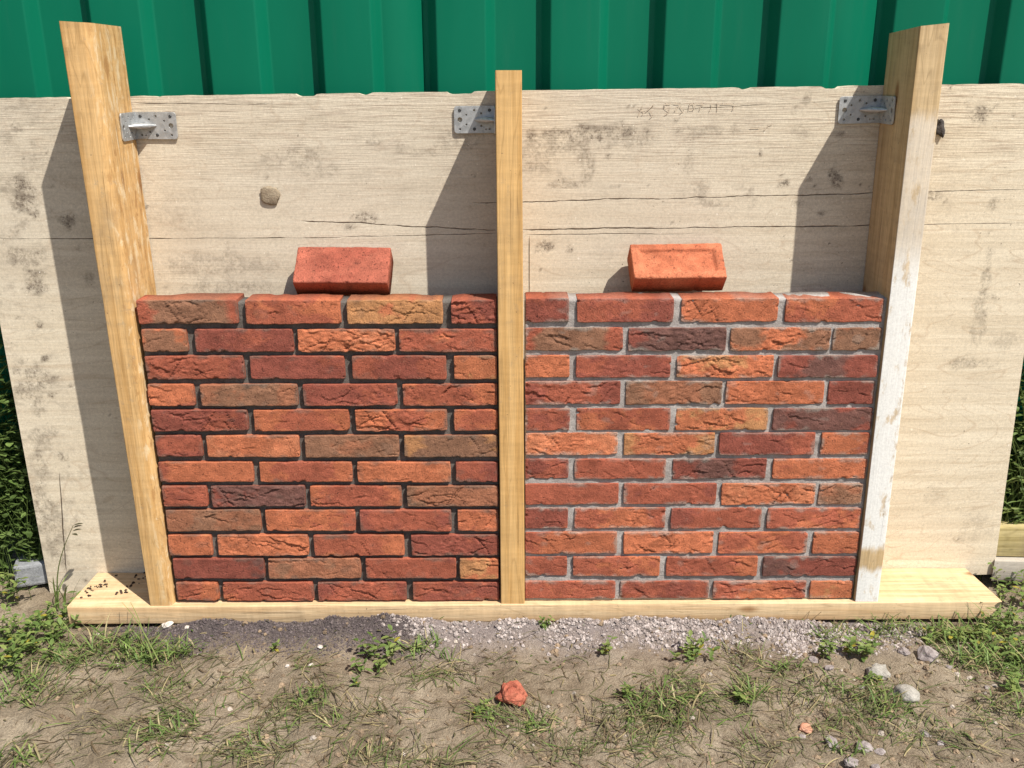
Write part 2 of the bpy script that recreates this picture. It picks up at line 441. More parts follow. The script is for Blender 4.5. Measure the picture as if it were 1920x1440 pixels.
CRACKS = [((0, 448), (640, 446), .0011, .25), ((560, 414), (935, 432), .0016, 1.0), ((640, 445), (940, 437), .0009, .5),
          ((880, 381), (1650, 362), .0015, 1.0), ((1640, 361), (1925, 355), .0012, .6), ((975, 431), (1700, 422), .0016, .8),
          ((1680, 421), (1925, 418), .0010, .4), ((985, 440), (1300, 438), .0008, .6), ((992, 440), (992, 560), .0011, .2), ((111, 885), (124, 1075), .0016, 1.0),
          ((250, 193), (520, 196), .0009, .5), ((1280, 205), (1560, 190), .0007, .6)]
STAINS = [(45, 365, 24, 34, .75), (125, 412, 18, 14, .75), (48, 482, 46, 18, .6), (66, 530, 22, 22, .7), (72, 610, 9, 7, .9), (85, 671, 8, 6, 1.0),
          (68, 712, 40, 34, .6), (95, 740, 7, 6, .9), (50, 735, 25, 22, .6), (72, 755, 12, 24, .5), (78, 815, 24, 20, .45), (70, 870, 20, 28, .5), (120, 857, 9, 8, .9), (80, 960, 28, 60, .55), (105, 1010, 24, 60, .55),
          (1110, 248, 110, 15, .75), (1050, 268, 70, 26, .5), (1010, 292, 40, 40, .45), (1100, 300, 18, 36, .5), (1062, 346, 40, 8, .6), (1180, 262, 60, 18, .4),
          (570, 298, 40, 26, .4), (510, 300, 30, 20, .35), (600, 320, 40, 16, .3), (690, 410, 22, 11, .8), (655, 425, 14, 7, .7), (1026, 462, 18, 10, .9),
          (1468, 346, 14, 6, 1.0), (1475, 337, 4, 4, 1.0), (1567, 334, 14, 20, .9), (1520, 335, 10, 5, .6), (1840, 212, 22, 18, .7), (1500, 245, 24, 16, .3), (1516, 183, 8, 9, .5),
          (1745, 368, 16, 12, .6), (1865, 382, 14, 12, .5), (1848, 520, 9, 60, .5), (1836, 600, 16, 60, .4), (1812, 680, 44, 14, .45), (1880, 640, 40, 20, .25),
          (400, 498, 130, 22, .35), (430, 540, 100, 14, .4), (790, 285, 60, 12, .3), (700, 265, 14, 9, .5), (30, 235, 9, 9, .6), (62, 270, 7, 7, .5), (1755, 930, 26, 22, .2), (1822, 985, 30, 40, .22),
          (1330, 245, 48, 10, .35), (1292, 290, 10, 50, .28), (1310, 350, 22, 22, .35), (1410, 378, 12, 16, .4), (1330, 382, 22, 10, .4), (170, 520, 14, 12, .4), (130, 945, 12, 9, .35), (140, 980, 10, 8, .3), (250, 850, 3, 3, .3),
          (1575, 250, 12, 8, .6), (1540, 400, 9, 6, .6), (1500, 380, 12, 6, .5), (330, 400, 60, 40, .18), (860, 260, 50, 20, .35)]
nx, nz = 400, 200
U, Vv = np.meshgrid(np.linspace(0, 1, nx+1), np.linspace(0, 1, nz+1))
def bil(i): return (PC['bl'][i]*(1-U)+PC['br'][i]*U)*(1-Vv)+(PC['tl'][i]*(1-U)+PC['tr'][i]*U)*Vv
PX, PZ = bil(0), bil(1)
PZ = PZ + (Vv > .999)*(.0012*fbm(PX*30, PX*0, 4, 3) - .005*sst(.25, .45, fbm(PX*16, PX*0+2, 44, 2)))
PYY = .0015*fbm(PX*2, PZ*2, 21, 2)
stain = np.zeros_like(PX)
for (a, b, rx, ry, s) in STAINS:
    p = onY(a, b, PY); q = onY(a+rx, b, PY); r = onY(a, b+ry, PY)
    ex, ez = abs(q[0]-p[0]), abs(r[2]-p[2])
    d = ((PX-p[0])/ex)**2+((PZ-p[2])/ez)**2
    if min(ex, ez) > .007: d = d*(1+1.5*fbm(PX*48, PZ*48, 6, 4))
    stain = np.maximum(stain, s*sst(1.25, .35, d))
greyt = np.clip(sst(.62, .98, PZ)*.75 + .5*fbm(PX*1.6, PZ*3, 77, 3), 0, 1)*sst(1.15, .2, PX) + .25*sst(-.95, -1.1, PX)
Vp = np.stack([PX, PYY, PZ], -1).reshape(-1, 3)
nf = len(Vp)
ii = np.arange(nf).reshape(nz+1, nx+1)
Ff = np.stack([ii[:-1, :-1], ii[:-1, 1:], ii[1:, 1:], ii[1:, :-1]], -1).reshape(-1, 4).tolist()
loop = np.concatenate([ii[0, :-1], ii[:-1, -1], ii[-1, :0:-1], ii[:0:-1, 0]])
bv = Vp[loop].copy(); bv[:, 1] = PT
Vp = np.vstack([Vp, bv]); n = len(loop)
for i in range(n):
    j = (i+1) % n; Ff.append((int(loop[j]), int(loop[i]), nf+i, nf+j))
Ff.append(tuple(range(nf+n-1, nf-1, -1))[::1])
zz = np.zeros(n)
pm = mesh_np('plywood', Vp, Ff, True, attrs={'stain': np.concatenate([stain.ravel(), zz]), 'grey': np.concatenate([greyt.ravel(), zz])})
ply = link('plywood_sheet', pm, mat_ply(), None, (0, PY, 0))
es = pm.edges
me = pm
bm = bmesh.new(); bm.from_mesh(me)
for e in bm.edges:
    if len(e.link_faces) == 2 and e.calc_face_angle(0) > .6: e.smooth = False
bm.to_mesh(me); bm.free()
tag(ply, 'large weathered pale plywood sheet standing upright behind the posts', 'plywood')
# faint pencilled figures near the upper edge (strokes drawn from the photograph, in pixels of a 6.4x enlargement)
STROKES = [[(300, 300), (350, 180)], [(300, 200), (370, 250), (345, 290)], [(390, 250), (470, 180), (490, 160)], [(440, 240), (470, 300), (440, 322)],
           [(690, 150), (620, 155), (612, 200), (660, 235), (655, 265), (620, 285)], [(730, 150), (800, 150), (765, 200), (740, 240)], [(800, 180), (840, 240), (800, 270)],
           [(905, 235), (915, 160), (960, 150), (975, 195), (960, 225), (920, 225)], [(1010, 150), (1085, 155), (1050, 195), (1035, 235)], [(1180, 150), (1178, 200), (1155, 240)],
           [(1250, 140), (1250, 240)], [(1290, 152), (1440, 155), (1450, 190), (1430, 230)], [(1640, 445), (1750, 445)], [(1810, 470), (1850, 420), (1910, 395)]]
SV = []; SF = []
for s in STROKES:
    P3 = [onY(1150+a/6.4, 170+b/6.4, PY) for a, b in s]
    for a, b in zip(P3[:-1], P3[1:]):
        d = b-a; d = d/np.linalg.norm(d); nn = np.array([-d[2], 0, d[0]])*.0008; i = len(SV)
        for p in (a-nn-d*.0004, b-nn+d*.0004, b+nn+d*.0004, a+nn-d*.0004): SV.append((p[0], -.0022, p[2]))
        SF.append((i, i+1, i+2, i+3))
link('pencil_mark', mesh_np('pencil_mark', np.array(SV), SF, False), mat_simple('pencil', (.50, .41, .31), (.62, .52, .40), 500), ply)['kind'] = 'stuff'

# ------------------------------------------------------------------ timber: plank and posts
def beam(name, ring, path, caps=True, noise=.0006, seed=0):
    """ring(t): (k,2) section, path(t): maps section (a,b) to 3-D; t in list"""
    V = []; F = []; ts = path['t']; k = None
    for t in ts:
        r = ring(t); k = len(r)
        for a, b in r:
            V.append(path['f'](t, a, b))
    for j in range(len(ts)-1):
        for i in range(k):
            F.append((j*k+i, j*k+(i+1) % k, (j+1)*k+(i+1) % k, (j+1)*k+i))
    F.append(tuple(range(k-1, -1, -1))); F.append(tuple((len(ts)-1)*k+i for i in range(k)))
    V = np.array(V)
    if noise: V = V + noise*np.stack([fbm(V[:, 2]*12+V[:, 0]*5, V[:, 1]*40+V[:, 0]*40, seed+q, 3) for q in range(3)], -1)
    me = mesh_np(name, V, F, True)
    bm = bmesh.new(); bm.from_mesh(me); bmesh.ops.recalc_face_normals(bm, faces=bm.faces[:])
    for e in bm.edges:
        if len(e.link_faces) == 2 and e.calc_face_angle(0) > .7: e.smooth = False
    bm.to_mesh(me); bm.free()
    return me
def rrect(x0, x1, y0, y1, rad, seg=4):
    """rounded rectangle; rad = radii at (x0,y0),(x1,y0),(x1,y1),(x0,y1)"""
    out = []
    cs = [(x0, y0, 180), (x1, y0, 270), (x1, y1, 0), (x0, y1, 90)]
    sg = [(1, 1), (-1, 1), (-1, -1), (1, -1)]
    for (cx, cy, a0), (sx, sy), r in zip(cs, sg, rad):
        ox, oy = cx+sx*r, cy+sy*r
        for i in range(seg+1):
            a = math.radians(a0+90*i/seg); out.append((ox+r*math.cos(a), oy+r*math.sin(a)))
    return out
W1 = mat_wood('pine_post_waney', 2, (.62, .395, .175), (.47, .270, .098), dirt=.42, mottle=True)
W2 = mat_wood('pine_post_plain', 2, (.64, .405, .170), (.52, .300, .105), dirt=.25, ring=.7)
W3 = mat_wood('pine_post_painted', 2, (.56, .41, .23), (.43, .295, .145), dirt=.4, paint=((1.13, .11, .165), (.78, .765, .72)))
W4 = mat_wood('pine_base_plank', 0, (.65, .485, .29), (.54, .355, .185), dirt=.34)
PF = -.009
def post(name, xt, xb, ztop, ring_r, mat, slope=(0, 0), seed=0, nst=34, wane=None):
    ts = [i/nst for i in range(nst+1)]
    def ring(t):
        r = list(ring_r)
        if wane: r[1] = wane[0] + wane[1]*float(fbm(t*7, 0.3, seed+3, 3))
        return rrect(0, 1, PF, PY-.0012, [q for q in r], 6) if False else rr(t, r)
    def rr(t, r):
        x0 = xb[0]+(xt[0]-xb[0])*t; x1 = xb[1]+(xt[1]-xb[1])*t
        return rrect(x0, x1, PF, PY-.003, r, 6)
    def f(t, a, b):
        z = ZP + .0005 + (ztop-ZP)*t
        if t > .999: z += slope[0]*(a-(xt[0]+xt[1])/2) + slope[1]*(b-PF)
        return (a, b, z)
    me = beam('post', ring, {'t': ts, 'f': f}, seed=seed)
    cx = (xb[0]+xb[1])/2
    me.transform(Matrix.Translation((-cx, -.07, -ZP)))
    return link(name, me, mat, None, (cx, .07, ZP))
p = post('wooden_post', (-.8775, -.8175), (-.8605, -.8055), .555+ZG, [.002, .02, .004, .002], W1, (-.06, .0), 11, 44, (.021, .016))
tag(p, 'yellow pine post with a rounded bark-edge corner at the dark-mortar end', 'post')
p = post('wooden_post', (-.0365, .0160), (-.0335, .0225), .4637+ZG, [.0025, .003, .002, .002], W2, (.0, 0), 23)
tag(p, 'slim yellow pine post between the two brick panels', 'post')
p = post('wooden_post', (.7895, .8462), (.8035, .8585), .545+ZG, [.002, .0035, .002, .002], W3, (.10, -.05), 37)
tag(p, 'pine post with flaking white paint on its front edge', 'post')

xl, xr = onY(125, 1135, PL_Y0)[0], onY(1872, 1125, PL_Y0)[0]
ts = [i/60 for i in range(61)]
def pring(t): return rrect(PL_Y0, PL_Y1, 0, ZP, [.002, .002, .002, .0035], 3)
def pf(t, a, b):
    x = xl+(xr-xl)*t
    if t > .999: x += (.010 if a < .05 else -.004) - .028*(ZP-b)/ZP*(1 if a < .07 else .3)
    if t < .001: x += .006*(a/.15)
    return (x, a, b)
me = beam('base_plank', pring, {'t': ts, 'f': pf}, seed=51)
plank = link('base_plank', me, W4)
tag(plank, 'long pale pine plank lying on the soil under the brick panels', 'plank')

# ------------------------------------------------------------------ bricks
BL = [[257,445,460,638,651,830,846,932],[267,350,365,549,558,740,748,932],[273,457,469,646,660,837,851,933],[278,364,376,558,568,744,755,935],[285,464,476,654,666,838,851,935],[292,378,388,561,572,748,758,936],[298,474,487,660,670,845,855,938],[305,388,396,572,582,753,763,938],[312,488,498,666,675,846,858,939],[316,397,408,578,589,758,771,940],[325,495,503,676,686,855,862,940],[331,409,418,587,596,762,774,939]]
BR = [[985,1067,1082,1263,1278,1459,1473,1656],[985,1168,1178,1362,1370,1557,1562,1652],[985,1068,1080,1258,1269,1450,1459,1645],[985,1163,1173,1354,1361,1545,1553,1640],[985,1068,1081,1257,1267,1440,1450,1635],[985,1158,1170,1340,1349,1528,1540,1630],[986,1066,1077,1248,1261,1437,1449,1625],[985,1160,1169,1343,1353,1528,1535,1617],[987,1065,1077,1248,1258,1428,1438,1614],[986,1157,1169,1337,1347,1514,1524,1610],[986,1063,1074,1237,1249,1420,1431,1605],[986,1154,1163,1329,1337,1511,1519,1599]]
YL = [(563,607),(618,660),(668,711),(721,761),(769,808),(817,857),(867,904),(912,950),(957,996),(1004,1042),(1048,1085),(1093,1126)]
YR = [(560,604),(615,657),(667,708),(715,758),(766,807),(812,853),(861,898),(907,946),(953,991),(998,1038),(1044,1080),(1090,1122)]
C_O = (.490, .140, .064); C_H = (.575, .185, .088); C_R = (.365, .093, .053); C_D = (.265, .068, .047)
C_B = (.255, .120, .072); C_Y = (.465, .205, .086); C_P = (.165, .074, .062); C_N = (.335, .125, .068)
KIND = {'O': (C_O, C_R, .30), 'H': (C_H, C_O, .45), 'R': (C_R, C_D, .35), 'D': (C_D, C_R, .30), 'B': (C_B, C_N, .35), 'E': (C_R, C_B, 2.0),
        'Y': (C_Y, C_O, .35), 'P': (C_P, C_D, .35), 'N': (C_N, C_B, .45), 'S': (C_R, C_O, .5), 'T': (C_O, C_Y, .5), 'V': (C_D, C_P, .55), 'W': (C_B, C_Y, .35), 'Q': (C_O, C_B, .5), 'U': (C_Y, C_O, .6), 'X': (C_D, C_P, .25)}
CODE_L = ['EOYD', 'QDHS', 'RDRU', 'ONRO', 'DOOO', 'DHNW', 'SSHD', 'RVSN', 'NORS', 'THOR', 'XNRU', 'OSRR']
CODE_R = ['DDSO', 'EPQB', 'ORTX', 'RNOD', 'DSUX', 'HTDO', 'DRXO', 'SRHN', 'RSRS', 'SOOS', 'ROSV', 'SRSU']
#  how creased each face is (0 smooth .. 9 deeply folded)
CR_L = ['5479', '3185', '7133', '3466', '7383', '2354', '3241', '3846', '5345', '2747', '2435', '4866']
CR_R = ['2165', '5874', '3482', '7664', '2454', '6531', '3463', '2385', '3425', '6643', '2464', '3473']
def edge_lin(w, step):
    e = [0, .0007, .0018, .0034]
    n = max(3, int(round((w-2*e[-1])/step)))
    mid = list(np.linspace(e[-1], w-e[-1], n+1))
    return np.array(e[:-1]+mid+[w-q for q in e[:-1][::-1]]) - w/2
def brick_mesh(w, h, d, seed, kind, crease, back=0.0, frog=0.0, edge=.0012, step=.0030, smear=None):
    rs = random.Random(seed); crease = crease**1.4/2.45
    u = edge_lin(w, step); v = edge_lin(h, .0021)
    U, V = np.meshgrid(u, v); s = seed*7+1
    ru = edge*(1+.6*fbm(V*60, V*0+seed, s, 2)); rv = edge*(1+.6*fbm(U*60, U*0+seed, s+1, 2))
    du = w/2-np.abs(U); dv = h/2-np.abs(V)
    def rnd(dd, r): 
        q = np.clip(1-dd/r, 0, 1); return r*(1-np.sqrt(np.maximum(1-q*q*.98, 0)))
    Yd = rnd(du, ru)+rnd(dv, rv)
    Yd = Yd + .0012*fbm(U*16, V*22, s+2, 3) + .0009*fbm(U*110, V*110, s+3, 3)
    wx, wz = U+.012*fbm(U*45, V*45, s+21, 2), V+.012*fbm(U*45, V*45, s+22, 2)
    lump = fbm(wx*55, wz*95, s+23, 3)
    reg = sst(-.15, .3, fbm(U*14, V*18, s+24, 2)+.04*(crease-3))
    Yd = Yd + (.0002+.00022*crease)*reg*(np.abs(lump)*-3.0+.6)*np.minimum(1, dv/.004)
    # clay folds: a lip above, a drop below, fading out along its length
    for i in range(int(crease*1.35)+rs.randint(0, 2)):
        cx = rs.uniform(-.48, .48)*w; cz = rs.uniform(-.42, .42)*h; ln = rs.uniform(.007, .032)*(1+crease*.05)
        sl = rs.uniform(-.55, .45) if rs.random() < .75 else rs.choice((-1.6, 1.4)); am = rs.uniform(.0014, .0038)*(0.55+crease*.10); wd = rs.uniform(.0014, .0042); hook = rs.uniform(-12, 12)
        a = U-cx
        cz_ = cz+sl*a+hook*a*a+.006*fbm(U*70+i*9, U*0+i, s+40+i, 3)
        sd = V-cz_
        fade = sst(1.0, .55, np.abs(a)/ln)
        prof = np.where(sd > 0, -.45*np.exp(-sd/(wd*.7)), np.exp(sd/wd))
        Yd = Yd + am*fade*prof*np.minimum(1, dv/.0035)
    if frog:
        fm = sst(.017, .0225, du)*sst(.015, .0205, dv); Yd = Yd + frog*fm
    chipm = np.zeros_like(U)
    for i in range(rs.randint(1, 4)):
        if rs.random() < .7: cx, cz = rs.uniform(-.5, .5)*w, (-h/2 if rs.random() < .7 else h/2)
        else: cx, cz = rs.choice((-1, 1))*w/2, rs.uniform(-.5, .5)*h
        rr_ = rs.uniform(.003, .008)
        dd_ = np.hypot(U-cx, (V-cz)*1.3)*(1+.8*fbm(U*120, V*120, s+60+i, 2))
        chipm = np.maximum(chipm, sst(rr_, rr_*.35, dd_))
    Yd = Yd + .0034*chipm
    Yd = np.minimum(Yd, .0105)
    # uneven arrises, ragged lower lip
    Uo = U + np.sign(U)*(.0011*fbm(V*45, U*0+np.sign(U)*5, s+4, 3))*(np.abs(U)/(w/2))**6
    low = .0030*fbm(U*38, U*0, s+5, 4)*(.5+crease*.09); topn = .0009*fbm(U*38, U*0+9, s+6, 3)
    Vo = V + np.where(V < 0, low, topn)*(np.abs(V)/(h/2))**4
    corner = (sst(.010, 0, du)*sst(.010, 0, dv))*.0007
    corner = corner+.0012*chipm*(dv < .003); 
    Uo = Uo-np.sign(U)*(corner-.0012*chipm*(dv < .003)); Vo = Vo-np.sign(V)*corner
    nv, nu = U.shape; n0 = nu*nv
    ii = np.arange(n0).reshape(nv, nu)
    F = np.stack([ii[:-1, :-1], ii[:-1, 1:], ii[1:, 1:], ii[1:, :-1]], -1).reshape(-1, 4).tolist()
    P = np.stack([Uo, Yd, Vo], -1).reshape(-1, 3)
    loop = np.concatenate([ii[0, :-1], ii[:-1, -1], ii[-1, :0:-1], ii[:0:-1, 0]]); n = len(loop)
    base, pat, amt = (np.array(q) if i < 2 else q for i, q in enumerate(KIND[kind]))
    msk = fbm(U*9+seed, V*14, s+9, 4)*1.6
    if amt > 1: mk = sst(.012, .034, du+.030*fbm(U*35, V*50, s+8, 4))[..., None]*.95
    else: mk = (.9*sst(-.16, .20, msk+(amt-.5)*1.1+.35*fbm(U*90, V*120, s+13, 3)))[..., None]
    C = base*(1-mk)+pat*mk
    C = C*(1+.34*fbm(U*34, V*50, s+11, 4))[..., None]*(.97+.18*rs.random())
    if smear is not None:
        sm = sst(.0075, .0, np.minimum(du, dv)+.010*fbm(U*60, V*60, s+14, 3))*sst(-.15, .35, fbm(U*18, V*25, s+16, 3))
        sm = np.maximum(sm, .35*sst(.36, .52, fbm(U*28, V*40, s+17, 4)))[..., None]*.62
        C = C*(1-sm)+np.array(smear)*sm
    C = C*np.array((.94, .99, .94))*.96+.04*C.mean(-1, keepdims=True)
    C = C.reshape(-1, 3)
    b1 = P[loop].copy(); c1 = C[loop]
    b1[:, 1] = np.maximum(b1[:, 1]+.004, .009) 
    b2 = P[loop].copy(); dep = np.full(n, d)
    if back: dep = d-back*sst(.0, .4, fbm(b2[:, 0]*24, b2[:, 0]*0, s+15, 2)+.1)
    b2[:, 1] = dep; bside = (.62*C_R[0]+.2, C_R[1]*1.7, C_R[2]*1.6)
    cc = c1*.55+np.array((.44, .115, .055))*.45
    P = np.vstack([P, b1, b2]); C = np.vstack([C, cc, cc])
    for i in range(n):
        j = (i+1) % n
        F.append((int(loop[j]), int(loop[i]), n0+i, n0+j)); F.append((n0+j, n0+i, n0+n+i, n0+n+j))
    F.append(tuple(range(n0+2*n-1, n0+n-1, -1)))
    me = mesh_np('brick', P, F, True, col=np.clip(C, .01, .9))
    isl = np.zeros(len(P), bool); isl[loop] = True
    ev = np.empty(len(me.edges)*2, np.int32); me.edges.foreach_get('vertices', ev); ev = ev.reshape(-1, 2)
    me.edges.foreach_set('use_edge_sharp', isl[ev].all(1))
    return me
M_BRICK = mat_brick()
M_MOD = mat_mortar('dark_mortar', (.090, .079, .070), (.150, .133, .116))
M_MOL = mat_mortar('pale_mortar', (.285, .257, .238), (.41, .375, .347))
WALL_D = .066
def panel(name, rows, ys, codes, creases, x0, x1, rec, mmat, label, seed0, smear):
    e = empty(name, ((x0+x1)/2, .033, ZP)); tag(e, label, 'brick wall')
    base = np.array(e.location)
    zt = onY(960, (ys[0][0]), 0)[2]
    # mortar body with a rough face
    nu, nv = int((x1-x0)/.005), int((zt-ZP)/.005)
    U, V = np.meshgrid(np.linspace(x0, x1, nu+1), np.linspace(ZP+.001, zt-.004, nv+1))
    Yf = rec + .0030*fbm(U*9, V*14, seed0+7, 2) + .0020*fbm(U*40, V*40, seed0, 4) + .0010*fbm(U*150, V*150, seed0+3, 2)
    P = np.stack([U, Yf, V], -1).reshape(-1, 3); ii = np.arange(len(P)).reshape(nv+1, nu+1); n0 = len(P)
    F = np.stack([ii[:-1, :-1], ii[:-1, 1:], ii[1:, 1:], ii[1:, :-1]], -1).reshape(-1, 4).tolist()
    loop = np.concatenate([ii[0, :-1], ii[:-1, -1], ii[-1, :0:-1], ii[:0:-1, 0]]); n = len(loop)
    b = P[loop].copy(); b[:, 1] = WALL_D-.004; b[:, 2] += np.where(b[:, 2] > zt-.006, .004*fbm(b[:, 0]*30, b[:, 0]*0, 5, 2)+.001, 0)
    P = np.vstack([P, b])-base
    for i in range(n):
        j = (i+1) % n; F.append((int(loop[j]), int(loop[i]), n0+i, n0+j))
    F.append(tuple(range(n0+n-1, n0-1, -1)))
    link('mortar', mesh_np('mortar', P, F, True), mmat, e)
    k = 0
    for r, (xs, (ya, yb)) in enumerate(zip(rows, ys)):
        for i in range(4):
            rs = random.Random(seed0*1000+r*10+i)
            ym = (ya+yb)/2
            xa, xb = onY(xs[2*i], ym, 0)[0], onY(xs[2*i+1], ym, 0)[0]
            if x0 < -.5:
                if i == 3: xb = x1-.0015
            elif i == 0: xa = x0+.0015
            xc = (xa+xb)/2
            px_ = (xs[2*i]+xs[2*i+1])/2
            za, zb = onY(px_, yb, 0)[2], onY(px_, ya, 0)[2]
            za = max(za, ZP+.003)
            me = brick_mesh(xb-xa, zb-za, WALL_D, seed0*100+r*4+i, codes[r][i], int(creases[r][i]), .014 if r == 0 else 0, smear=smear)
            link('brick', me, M_BRICK, e, tuple(np.array((xc, rs.uniform(-.0016, .0008), (za+zb)/2))-base)).rotation_euler = (rs.uniform(-.012, .012), rs.uniform(-.004, .004), rs.uniform(-.006, .006))
            k += 1
    return e
panel('brickwork', BL, YL, CODE_L, CR_L, -.8035, -.0365, .0112, M_MOD, 'mixed red brick wall with dark recessed mortar beside the bark-edge post', 3, (.15, .11, .09))
panel('brickwork', BR, YR, CODE_R, CR_R, .0225, .8005, .0043, M_MOL, 'mixed red brick wall with pale grey mortar beside the white-painted post', 8, (.33, .29, .26))

# loose bricks leaning on the plywood, their lower edge in the gap behind the wall
ZT = onY(960, 562, 0)[2]
def loose(pxc, pyc, wpx, kind, crease, frog, yaw, roll, seed, label, lean, hh=.094):
    x = onY(pxc, pyc, .07)[0]; wd = wpx/ (onY(pxc+.5, pyc, .07)[0]*0+1) * (onY(pxc+1, pyc, .07)[0]-onY(pxc, pyc, .07)[0])
    th = .050
    me = brick_mesh(wd, hh, th, seed, kind, crease, 0, frog, edge=.0026)
    # local: x along, front face at y=0 facing -y, z up the face; origin at face centre
    a = lean
    M = Matrix.Rotation(yaw, 4, 'Z') @ Matrix.Rotation(-a, 4, 'X')
    o = link('loose_brick', me, M_BRICK)
    R = (Matrix.Rotation(roll, 4, 'Y') @ M).to_3x3()
    co = [R @ v.co for v in me.vertices]
    ymax = max(c.y for c in co)
    y = PY-.002-ymax
    # lowest height at which nothing dips into the wall top (wall back edge at WALL_D)
    z = -1
    for c in co:
        if c.y+y < WALL_D+.001: z = max(z, ZT+.001-c.z)
    # faces: also test the underside line where it crosses the wall's back edge
    for fx in (-.5, -.25, 0, .25, .5):
        for t in np.linspace(0, 1, 60):
            c = R @ Vector((fx*wd, th*t, -hh/2))
            if c.y+y < WALL_D+.001: z = max(z, ZT+.002-c.z)
    o.matrix_world = Matrix.Translation((x, y, z)) @ R.to_4x4()
    tag(o, label, 'brick'); return o
KIND['L'] = ((.40, .105, .066), (.34, .080, .050), .4); KIND['M'] = ((.55, .165, .082), (.48, .13, .062), .35)
loose(641, 505, 178, 'L', 0, 0, math.radians(-1.5), math.radians(.3), 901, 'plain red brick leaning on the plywood above the dark-mortar panel', math.radians(46))
loose(1272, 507, 174, 'M', 0, .0062, math.radians(2.5), math.radians(0), 902, 'orange brick with a shallow hollow, leaning above the pale-mortar panel', math.radians(49))

# ------------------------------------------------------------------ angle brackets
def plate_mesh(name, w, h, th, holes, rad=.006):
    cu = bpy.data.curves.new(name, 'CURVE'); cu.dimensions = '2D'; cu.fill_mode = 'BOTH'; cu.extrude = th/2; cu.bevel_depth = .0003
    def poly(pts):
        s = cu.splines.new('POLY'); s.points.add(len(pts)-1); s.use_cyclic_u = True
        for q, p in zip(s.points, pts): q.co = (p[0], p[1], 0, 1)
    poly(rrect(0, w, -h/2, h/2, [.0004, rad, rad, .0004], 5))
    for (a, b, r) in holes: poly([(a+r*math.cos(t), b-r*math.sin(t)) for t in np.linspace(0, 2*math.pi, 15)[:-1]])
    ob = bpy.data.objects.new(name, cu); COL.objects.link(ob)
    dg = bpy.context.evaluated_depsgraph_get(); me = bpy.data.meshes.new_from_object(ob.evaluated_get(dg))
    bpy.data.objects.remove(ob); bpy.data.curves.remove(cu); me.name = name
    return me
M_ZN = mat_zinc('galvanised_steel', (.56, .57, .57)); M_SC = mat_zinc('dark_screw', (.10, .10, .10))
HOLES = [(.012, .0195, .0024), (.012, -.0195, .0024), (.076, 0, .0055), (.076, .0195, .0026), (.076, -.0195, .0026), (.045, .0195, .0026), (.045, -.0195, .0026), (.062, .010, .0022), (.062, -.010, .0022), (.030, .013, .0024), (.030, -.013, .0024), (.020, -.020, .0018)]
PLATE = plate_mesh('flange', .088, .056, .0022, HOLES)
def rib_mesh():
    """pressed stiffening rib bridging the bend: local x along plywood, y towards viewer"""
    V = []; F = []; k = 9; n = 13; L = .050
    for i in range(n):
        t = i/(n-1); cx, cy = L*t, L*(1-t)              # straight across the corner
        s = math.sin(math.pi*min(1, max(0, t)))
        lift = .35+.65*s
        for j in range(k):
            a = math.pi*j/(k-1)
            off = math.sin(a)*.0050*lift; hz = math.cos(a)*.0058*lift
            bx, by = cx*.30+L*.02, cy*.30+L*.02
            V.append((cx*.86+off*.7, cy*.86+off*.7, hz))
        V.append((0.0, 0.0, 0.0)) if False else None
    V = [v for v in V if v is not None]
    for i in range(n-1):
        for j in range(k-1):
            a = i*k+j; F.append((a, a+1, a+1+k, a+k))
    # close the back against the corner
    m = len(V); V += [(.0, .0, .0058), (.0, .0, -.0058)]
    for i in range(n-1):
        F.append((i*k, (i+1)*k, m)); F.append((i*k+k-1, m+1, (i+1)*k+k-1))
    me = mesh_np('rib', np.array(V), F, True); return me
RIB = rib_mesh()
SCREW = None
def screw_mesh():
    bm = bmesh.new()
    bmesh.ops.create_cone(bm, cap_ends=True, segments=12, radius1=.0042, radius2=.0026, depth=.0022)
    me = bpy.data.meshes.new('screw'); bm.to_mesh(me); bm.free(); return me
SCREW = screw_mesh()
def bracket(xc, zc, sgn, label, post_len=.9, tilt=0.0):
    """xc = post face, sgn = +1: plate runs to the right of the post face"""
    e = empty('angle_bracket', (xc, PY, zc)); tag(e, label, 'bracket', None)
    e.rotation_euler = (0, tilt, 0)
    f = link('plate', PLATE, M_ZN, e)                    # on the plywood, in the x-z plane
    f.matrix_local = Matrix.Translation((sgn*.0022, -.0042, 0)) @ Matrix(((sgn, 0, 0, 0), (0, 0, -1, 0), (0, 1, 0, 0), (0, 0, 0, 1)))
    f = link('plate', PLATE, M_ZN, e)                    # on the post, in the y-z plane, running to the viewer
    f.matrix_local = Matrix.Translation((sgn*.0022, -.0042, 0)) @ Matrix(((0, 0, sgn, 0), (-post_len, 0, 0, 0), (0, 1, 0, 0), (0, 0, 0, 1)))
    r = link('rib', RIB, M_ZN, e)
    r.matrix_local = Matrix.Translation((sgn*.0030, -.0050, 0)) @ Matrix(((sgn, 0, 0, 0), (0, -1, 0, 0), (0, 0, 1, 0), (0, 0, 0, 1)))
    for (a, b) in ((.076, .0195), (.045, -.0195), (.012, .0195)):
        s = link('screw', SCREW, M_SC, e); s.matrix_local = Matrix.Translation((sgn*(a+.0022), -.0058, b)) @ Matrix.Rotation(math.pi/2, 4, 'X')
    return e
